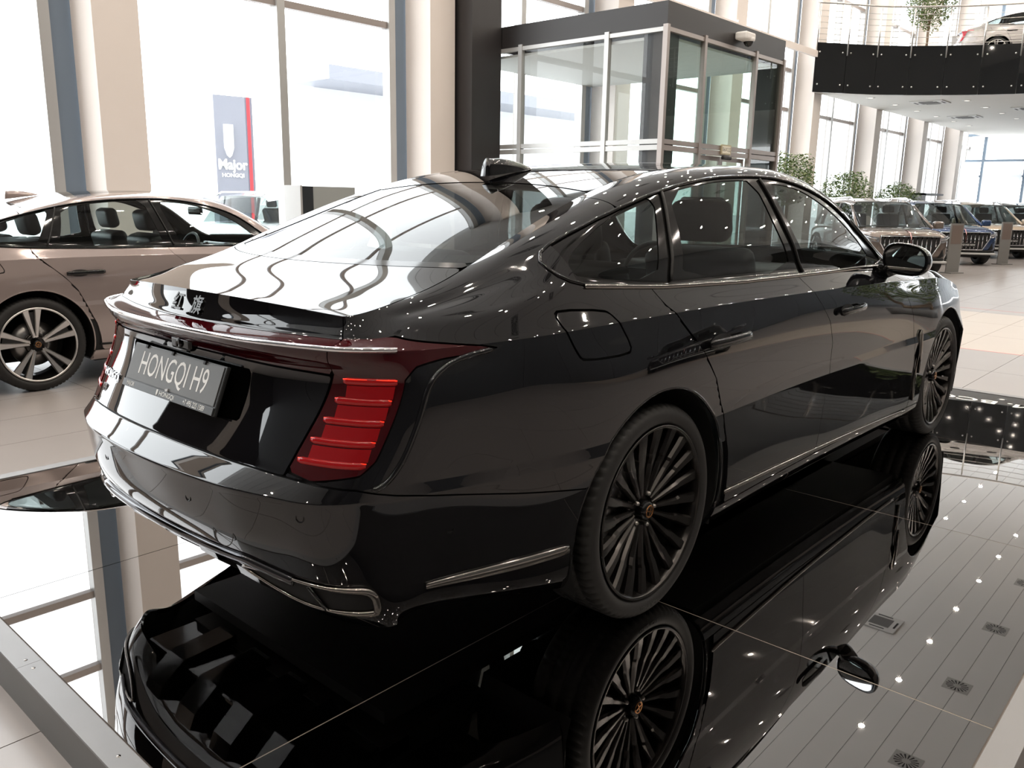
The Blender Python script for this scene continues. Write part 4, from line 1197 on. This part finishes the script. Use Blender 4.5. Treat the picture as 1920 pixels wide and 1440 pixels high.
# ================================================================ the other cars and furnishings
def make_suv(name):
    """SUV facing +x, origin on the ground at its centre; parts share one paint slot"""
    r = empty(name)
    paint = mat('suv paint', (.20, .165, .145), .18, metal=.35, coat=1)
    xs = [-2.28, -2.20, -1.9, -1.2, -.4, .4, .85, 1.3, 1.75, 2.02, 2.15, 2.20]
    hw = [.70, .84, .90, .935, .94, .94, .94, .94, .925, .87, .79, .66]
    zt = [.95, 1.0, 1.03, 1.05, 1.05, 1.05, 1.06, 1.045, 1.02, .98, .93, .84]
    zb = [.50, .36, .30, .27, .25, .25, .25, .25, .26, .27, .30, .40]
    ns = 26; vs = []; fs = []
    for x, w, t, b in zip(xs, hw, zt, zb):
        for k in range(ns):
            a = -math.pi / 2 + 2 * math.pi * k / ns; c, s = math.cos(a), math.sin(a)
            e = .42
            y = w * abs(c)**e * (1 if c > 0 else -1); z = (t + b) / 2 + (t - b) / 2 * abs(s)**e * (1 if s > 0 else -1)
            vs.append((x, y, z))
    for i in range(len(xs) - 1):
        for k in range(ns): fs.append((i * ns + k, i * ns + (k + 1) % ns, (i + 1) * ns + (k + 1) % ns, (i + 1) * ns + k))
    fs.append(tuple(range(ns))); fs.append(tuple(range((len(xs) - 1) * ns + ns - 1, (len(xs) - 1) * ns - 1, -1)))
    body = MB().add(vs, fs, True).build('body', paint, r)
    # cabin: pillars and roof as a shell, glass set into it
    sec = [(-2.15, .80, 1.03, .66, 1.25), (-1.75, .84, 1.03, .66, 1.60), (-1.0, .86, 1.04, .67, 1.675), (-.1, .86, 1.04, .67, 1.685), (.42, .86, 1.04, .66, 1.61), (1.28, .84, 1.03, .70, 1.06)]
    vs = []
    for x, wb_, zb_, wt, zt_ in sec:
        vs += [(x, -wb_, zb_), (x, -wt - .03, zt_ - .10 if zt_ > 1.2 else zt_ - .01), (x, -wt + .06, zt_), (x, 0, zt_ + .02), (x, wt - .06, zt_), (x, wt + .03, zt_ - .10 if zt_ > 1.2 else zt_ - .01), (x, wb_, zb_)]
    def strip(name, idx, rng_, m, off=0, shrink=.0):
        V = []; F = []
        for i in rng_:
            for k in idx: V.append(vs[i * 7 + k])
        n_ = len(idx)
        for i in range(len(rng_) - 1):
            for k in range(n_ - 1): F.append((i * n_ + k, i * n_ + k + 1, (i + 1) * n_ + k + 1, (i + 1) * n_ + k))
        return MB().add(V, F, True).build(name, m, r)
    strip('roof', [1, 2, 3, 4, 5], range(1, 5), paint)
    strip('windscreen', [1, 2, 3, 4, 5], [4, 5], M_CARGLASS)
    strip('tailgate_glass', [1, 2, 3, 4, 5], [0, 1], M_CARGLASS)
    for k in ((0, 1), (5, 6)):
        strip('side_glass', list(k), range(0, 6), M_CARGLASS)
    for s in (-1, 1):
        MB().tube([(.42, s * .695, 1.52), (.85, s * .755, 1.27), (1.28, s * .82, 1.04)], [.035, .03, .035], 8).build('windscreen_pillar', paint, r)
        for x0, x1 in ((-.25, -.30), (-1.2, -1.35)):
            MB().tube([(x0, s * .87, 1.04), (x1, s * .71, 1.57)], .032, 6, flat=1.4).build('door_pillar', M_GLOSSBLK, r)
        MB().tube([(-1.9, s * .62, 1.60), (-1.7, s * .63, 1.69), (.1, s * .63, 1.72), (.35, s * .62, 1.64)], .02, 6).build('roof_rail', M_CHROME, r)
        mh = MB().box((1.0, s * 1.02 - .11, 1.02), (1.16, s * 1.02 + .11, 1.19), .05).build('wing_mirror', paint, r)
        MB().box((1.05, min(s * .84, s * .95), 1.03), (1.10, max(s * .84, s * .95), 1.08)).build('mirror_arm', M_GLOSSBLK, mh)
        # headlamp
        def nose(poly, name, m, dx=.012):
            fx = lambda y: float(np.interp(abs(y), [.60, .66, .79, .87, .93], [2.205, 2.20, 2.15, 2.02, 1.80]))
            V = [(fx(y) + dx, y, z) for y, z in poly] + [(fx(y) - .06, y * .97, z) for y, z in poly]; n_ = len(poly)
            F = [tuple(range(n_)), tuple(range(2 * n_ - 1, n_ - 1, -1))] + [(i, i + n_, (i + 1) % n_ + n_, (i + 1) % n_) for i in range(n_)]
            return MB().add(V, F).build(name, m, r)
        nose([(s * .63, .84), (s * .72, .85), (s * .80, .865), (s * .88, .89), (s * .885, .83), (s * .80, .775), (s * .72, .74), (s * .63, .73)], 'headlamp', mat('lamp glass', (.30, .31, .33), .08, metal=.6))
        nose([(s * .62, .40), (s * .74, .44), (s * .84, .50), (s * .86, .62), (s * .80, .66), (s * .70, .58)], 'air_intake', M_BLACK)
        MB().tube([(2.215, s * .64, .80), (2.185, s * .76, .815), (2.05, s * .87, .86)], .009, 6).build('daytime_light', M_CHROME, r)
        for xa in (1.40, -1.36):
            w = MB().lathe([(.23, -.12), (.26, -.125), (.33, -.115), (.352, -.09), (.352, .09), (.33, .115), (.22, .12)], 40, 'y', (xa, s * .82, .352)).build('wheel', M_RUBBER, r)
            MB().lathe([(0, -.08), (.06, -.09), (.20, -.10), (.235, -.118), (.24, -.11)], 40, 'y').build('rim', M_SILVER, w)
            w.children[0].location = (xa, s * .82, .352); w.children[0].rotation_euler = (0, 0, 0 if s < 0 else math.pi)
            MB().tube([(xa + .43 * math.cos(a), s * .942, .352 + .43 * math.sin(a)) for a in np.linspace(-.1, math.pi + .1, 20)], .045, 6, flat=.5).build('arch_trim', M_BLACK, r)
    # grille: dark field, bright frame, vertical bars
    G = [(-.60, .87), (.60, .87), (.60, .72), (.44, .42), (-.44, .42), (-.60, .72)]
    MB().prism(G, 'x', 2.15, 2.250).build('grille_field', M_BLACK, r)
    MB().tube([(2.258, y * 1.02, z) for y, z in G], .016, 6, closed=True).build('grille_frame', M_CHROME, r)
    for k in range(12):
        y = -.528 + .096 * k; zb2 = .44 + max(0, (abs(y) - .42)) * 1.9
        MB().tube([(2.258, y, .86), (2.268, y, .66), (2.255, y, zb2)], [.013, .015, .009], 6).build('grille_bar', M_CHROME, r)
    MB().tube([(2.285, 0, .50), (2.30, 0, .84), (2.22, 0, .945), (1.9, 0, 1.01)], [.006, .014, .012, .006], 6).build('hood_ornament', mat('red chrome', (.55, .30, .28), .15, metal=1), r)
    pl = MB().box((2.29, -.27, .50), (2.305, .27, .60), .004).build('number_plate', mat('plate dark', (.02, .02, .02), .4), r)
    text('lettering', 'HONGQI HS5 NEW', .056, M_WHITE, pl, frame_matrix((2.3055, 0, .55), (0, 1, 0), (0, 0, 1)), .0005)
    MB().box((2.0, -.80, .29), (2.27, .80, .345), .02).build('bumper_lip', M_ALU, r)
    MB().box((2.05, -.72, .355), (2.255, .72, .41), .01).build('lower_intake', M_BLACK, r)
    MB().box((-2.1, -.75, .22), (2.1, .75, .32)).build('underbody', M_BLACK, r)
    MB().box((.55, -.70, .80), (1.05, .70, 1.06), .05).build('dashboard', M_SEAT, r)
    for y in (-.38, .38): seat(r, .15, y, M_SEAT, .2)
    return r, paint

def repaint(o, old, new):
    if o.type == 'MESH':
        for sl in o.material_slots:
            if sl.material == old: sl.link = 'OBJECT'; sl.material = new
    for c in o.children: repaint(c, old, new)

suv, suv_paint = make_suv('suv')
H_ = math.radians(218)
def place_suv(o, wx, wy, label, paint):
    h = Vector((math.cos(H_), math.sin(H_))); l = Vector((-h.y, h.x))
    c = Vector((wx, wy)) - h * 1.40 - l * .82
    o.location = (c.x, c.y, FZ); o.rotation_euler = (0, 0, H_); o.scale = (1, 1, .955); tag(o, label, 'car')
    repaint(o, suv_paint, paint)
    return o
for _o in []: pass
SUVS = [suv] + [copy_tree(suv) for _ in range(4)]
so_ = copy_tree(suv); so_.location = (9.5, -6.8, FZ); so_.rotation_euler = (0, 0, math.radians(150)); so_.scale = (1, 1, .955); tag(so_, 'unseen dark grey SUV added by the charcoal panelled wall for dark reflections in the sedan doors', 'car'); repaint(so_, suv_paint, mat('suv dark grey', (.05, .05, .055), .16, metal=.4, coat=1))  # out of view, added to put dark shapes into the door reflections
place_suv(SUVS[0], 17.90, 3.30, 'grey-brown SUV with tall vertical-bar grille parked in front of the blue SUV', mat('suv bronze grey', (.17, .135, .115), .16, metal=.4, coat=1))
place_suv(SUVS[1], 22.65, 3.42, 'dark blue SUV with vertical-bar grille parked between the grey-brown and cream SUVs', mat('suv blue', (.035, .065, .15), .16, metal=.4, coat=1))
place_suv(SUVS[2], 26.8, 3.3, 'cream SUV with vertical-bar grille parked behind the dark blue SUV', mat('suv cream', (.58, .47, .36), .2, metal=.2, coat=1))
place_suv(SUVS[3], 30.6, 3.05, 'black SUV parked farthest along the row past the cream SUV', M_PAINT)
SUVS[4].location = (9.6, 15.6, -.32); SUVS[4].rotation_euler = (0, 0, math.radians(20)); tag(SUVS[4], 'white car parked outside the window below the dark pylon sign', 'car'); repaint(SUVS[4], suv_paint, mat('white car paint', (.80, .81, .82), .15, coat=1))

# taupe sedan on the floor to the left
M_TAUPE = mat('taupe car paint', (.36, .295, .275), .14, metal=.35, coat=1)
taupe, TB = make_sedan('sedan', M_TAUPE, False, 'split', glass_mat('clear car glass', (.70, .76, .75), 1.5))
tag(taupe, 'taupe metallic fastback sedan with silver split-spoke wheels standing on the tiled floor', 'car')
taupe.location = (-.01, 4.335 + .93, FZ); taupe.scale = (.965, .985, .985)
# the same model in silver up on the balcony
silver = copy_tree(taupe); repaint(silver, M_TAUPE, mat('silver car paint', (.40, .38, .365), .18, metal=.5, coat=1))
silver.location = (28.6, 5.2, 5.72); silver.rotation_euler = (0, 0, math.radians(-72)); tag(silver, 'silver sedan with red tail lamp standing behind the railing up on the balcony', 'car')

# ---- potted fig trees
M_LEAF = [mat('leaf green', (.075, .13, .028), .5, noise=.4, nscale=3), mat('leaf pale', (.20, .24, .09), .5, noise=.4, nscale=3)]
M_BARK = mat('bark', (.20, .14, .09), .8, noise=.3, nscale=12)
M_POT = mat('grey pot', (.20, .20, .20), .5)
def fig(label, loc, trunk_h, rx, rz, nleaf, seed, pale=.35):
    R = random.Random(seed)
    t = empty('potted_fig', loc); tag(t, label, 'plant', 'potted fig trees')
    MB().lathe([(0, 0), (.20, 0), (.26, .45), (.24, .45), (.22, .40), (0, .40)], 24).build('pot', M_POT, t)
    tr = MB(); 
    for k in range(3):
        a = k * 2.1; pts = [(.02 * math.cos(a + z * 4), .02 * math.sin(a + z * 4), .4 + z * (trunk_h + rz * .4 - .4)) for z in np.linspace(0, 1, 10)]; tr.tube(pts, .022, 6)
    for k in range(9):
        a = R.random() * 6.28; tr.tube([(0, 0, trunk_h - .1 + .05 * k), (rx * .4 * math.cos(a), rx * .4 * math.sin(a), trunk_h + .1 + rz * .08 * k), (rx * .75 * math.cos(a), rx * .75 * math.sin(a), trunk_h + .15 + rz * .16 * k)], [.014, .009, .004], 5)
    tr.build('trunk', M_BARK, t)
    for m in range(2):
        V = []; F = []
        for k in range(int(nleaf * (pale if m else 1 - pale))):
            while True:
                p = Vector((R.uniform(-1, 1), R.uniform(-1, 1), R.uniform(-1, 1)))
                if .25 < p.length < 1 and R.random() < p.length: break
            g = 1 + .16 * math.sin(5 * p.x + seed) * math.cos(4 * p.y + 3 * p.z)
            c = Vector((p.x * rx * g, p.y * rx * g, trunk_h + rz * .95 + p.z * rz * g))
            a = R.random() * 6.28; d = Vector((math.cos(a), math.sin(a), R.uniform(-.9, .2))).normalized(); s = d.cross(Vector((R.uniform(-1, 1), R.uniform(-1, 1), 1))).normalized()
            L = R.uniform(.06, .10); w = L * .28; n0 = len(V)
            up = d.cross(s) * L * .12
            V += [tuple(c), tuple(c + d * L * .5 + s * w + up), tuple(c + d * L), tuple(c + d * L * .5 - s * w + up)]; F += [(n0, n0 + 1, n0 + 2), (n0, n0 + 2, n0 + 3)]
        o = mesh('foliage', V, F, M_LEAF[m], t); o['kind'] = 'stuff'
    return t
fig('leafy fig tree in a pot right beside the glass vestibule', (19.6, 7.5, FZ), 1.45, .68, .70, 3000, 1)
fig('rounded fig tree in a pot behind the grey-brown SUV', (23.8, 7.55, FZ), 1.05, .74, .74, 3600, 2)
fig('low wide fig tree in a pot behind the dark blue SUV', (28.4, 7.55, FZ), .98, .72, .66, 3400, 3)
fig('fig tree in a pot beside the dark grey SUV by the charcoal wall', (14.5, -4.6, FZ), 1.0, .8, .8, 3000, 6)
fig('tall braided-stem fig tree standing behind the railing on the balcony', (27.0, 6.72, 5.72), 1.05, .72, .95, 4200, 4, .5)

# ---- reception desk, info stands, screens
rd = empty('reception_desk', (31.3, 7.5, FZ)); tag(rd, 'grey and white reception counter with a glass screen near the far columns', 'desk')
boxo('counter', (-.9, -.3, 0), (1.0, .3, 1.15), M_WALLW, rd, .02); boxo('upright', (-1.05, -.32, 0), (-.9, .32, 1.93), mat('desk grey', (.22, .22, .23), .5), rd); boxo('canopy', (-1.05, -.32, 1.86), (1.2, .32, 1.93), MATS['desk grey'], rd)
boxo('glass_screen', (1.05, -.3, .9), (2.2, -.28, 1.48), M_GREEN, rd)
M_BOARD = mat('info board', (.20, .195, .185), .5)
for x, y, lab in ((18.50, 3.00, 'dark upright info board beside the front wheel of the grey-brown SUV'), (22.90, 2.93, 'dark upright info board beside the front wheel of the dark blue SUV'), (15.2, 4.35, 'dark upright info board by the far headlamp of the grey-brown SUV')):
    s = empty('info_stand', (x, y, FZ), math.radians(247)); tag(s, lab, 'sign', 'info stands by the cars')
    boxo('board', (-.012, -.21, .02), (.012, .21, 1.10), M_BOARD, s); boxo('print', (.013, -.17, .65), (.015, .17, 1.06), mat('print brown', (.17, .13, .11), .5), s); boxo('foot', (-.15, -.21, 0), (.15, .21, .02), M_BOARD, s)
tv = empty('display_stand', (4.35, 7.0, FZ)); tag(tv, 'tall grey display stand with a black screen edge by the window behind the sedans', 'stand')
boxo('edge_frame', (-.32, -.06, 0), (-.29, .30, 1.58), M_ALU, tv); boxo('screen_side', (-.29, -.05, 0), (-.12, .28, 1.57), mat('screen black', (.03, .034, .038), .2), tv); boxo('back_panel', (-.12, -.04, 0), (.55, .26, 1.57), mat('stand grey', (.33, .35, .34), .45), tv)

# ---- outside: pylon sign, canopy building
py = empty('pylon_sign', (9.55, 18.2, -.32)); tag(py, 'tall grey pylon sign with a lightened red stripe and pale shield emblem outside the window', 'sign')
py.rotation_euler = (0, 0, math.radians(-8))
M_PYL = mat('glare-washed pylon grey', (.30, .31, .36), .45)  # grey lightened so the colour carries the window glare
boxo('slab', (-.50, -.30, 0), (.32, .05, 4.08), M_PYL, py); boxo('edge_panel', (.32, -.28, 0), (.52, .05, 4.08), mat('pylon dark', (.22, .22, .27), .45), py)
boxo('red_strip', (.37, -.295, 0), (.45, -.28, 4.08), mat('lightened red stripe', (.8, .05, .06), .4, emit=(1, .10, .12), estr=.5), py)  # stripe brightened by a faint glow in its material
sh = [(-.28, 3.38), (-.04, 3.38), (-.04, 2.80), (-.10, 2.62), (-.16, 2.56), (-.22, 2.62), (-.28, 2.80)]
MB().prism(sh, 'y', -.36, -.30).build('shield_emblem', M_WHITE, py)
text('lettering', 'Major', .36, M_WHITE, py, frame_matrix((-.08, -.305, 2.38), (1, 0, 0), (0, 0, 1)), .01, bold=.012, width=.9)
text('lettering', 'HONGQI', .13, M_WHITE, py, frame_matrix((-.08, -.305, 2.12), (1, 0, 0), (0, 0, 1)), .01, bold=.006, width=1.1)
cb = empty('canopy_building', (20, 26, -.32)); tag(cb, 'low pale building with a dark flat canopy edge outside beyond the window', 'building')
boxo('canopy', (-3.05, -2, 5.80), (16, .5, 6.30), mat('canopy grey', (.26, .27, .31), .5), cb); boxo('wall', (-2.0, .5, 0), (16, 4, 6.25), mat('building white', (.8, .8, .8), .7), cb)
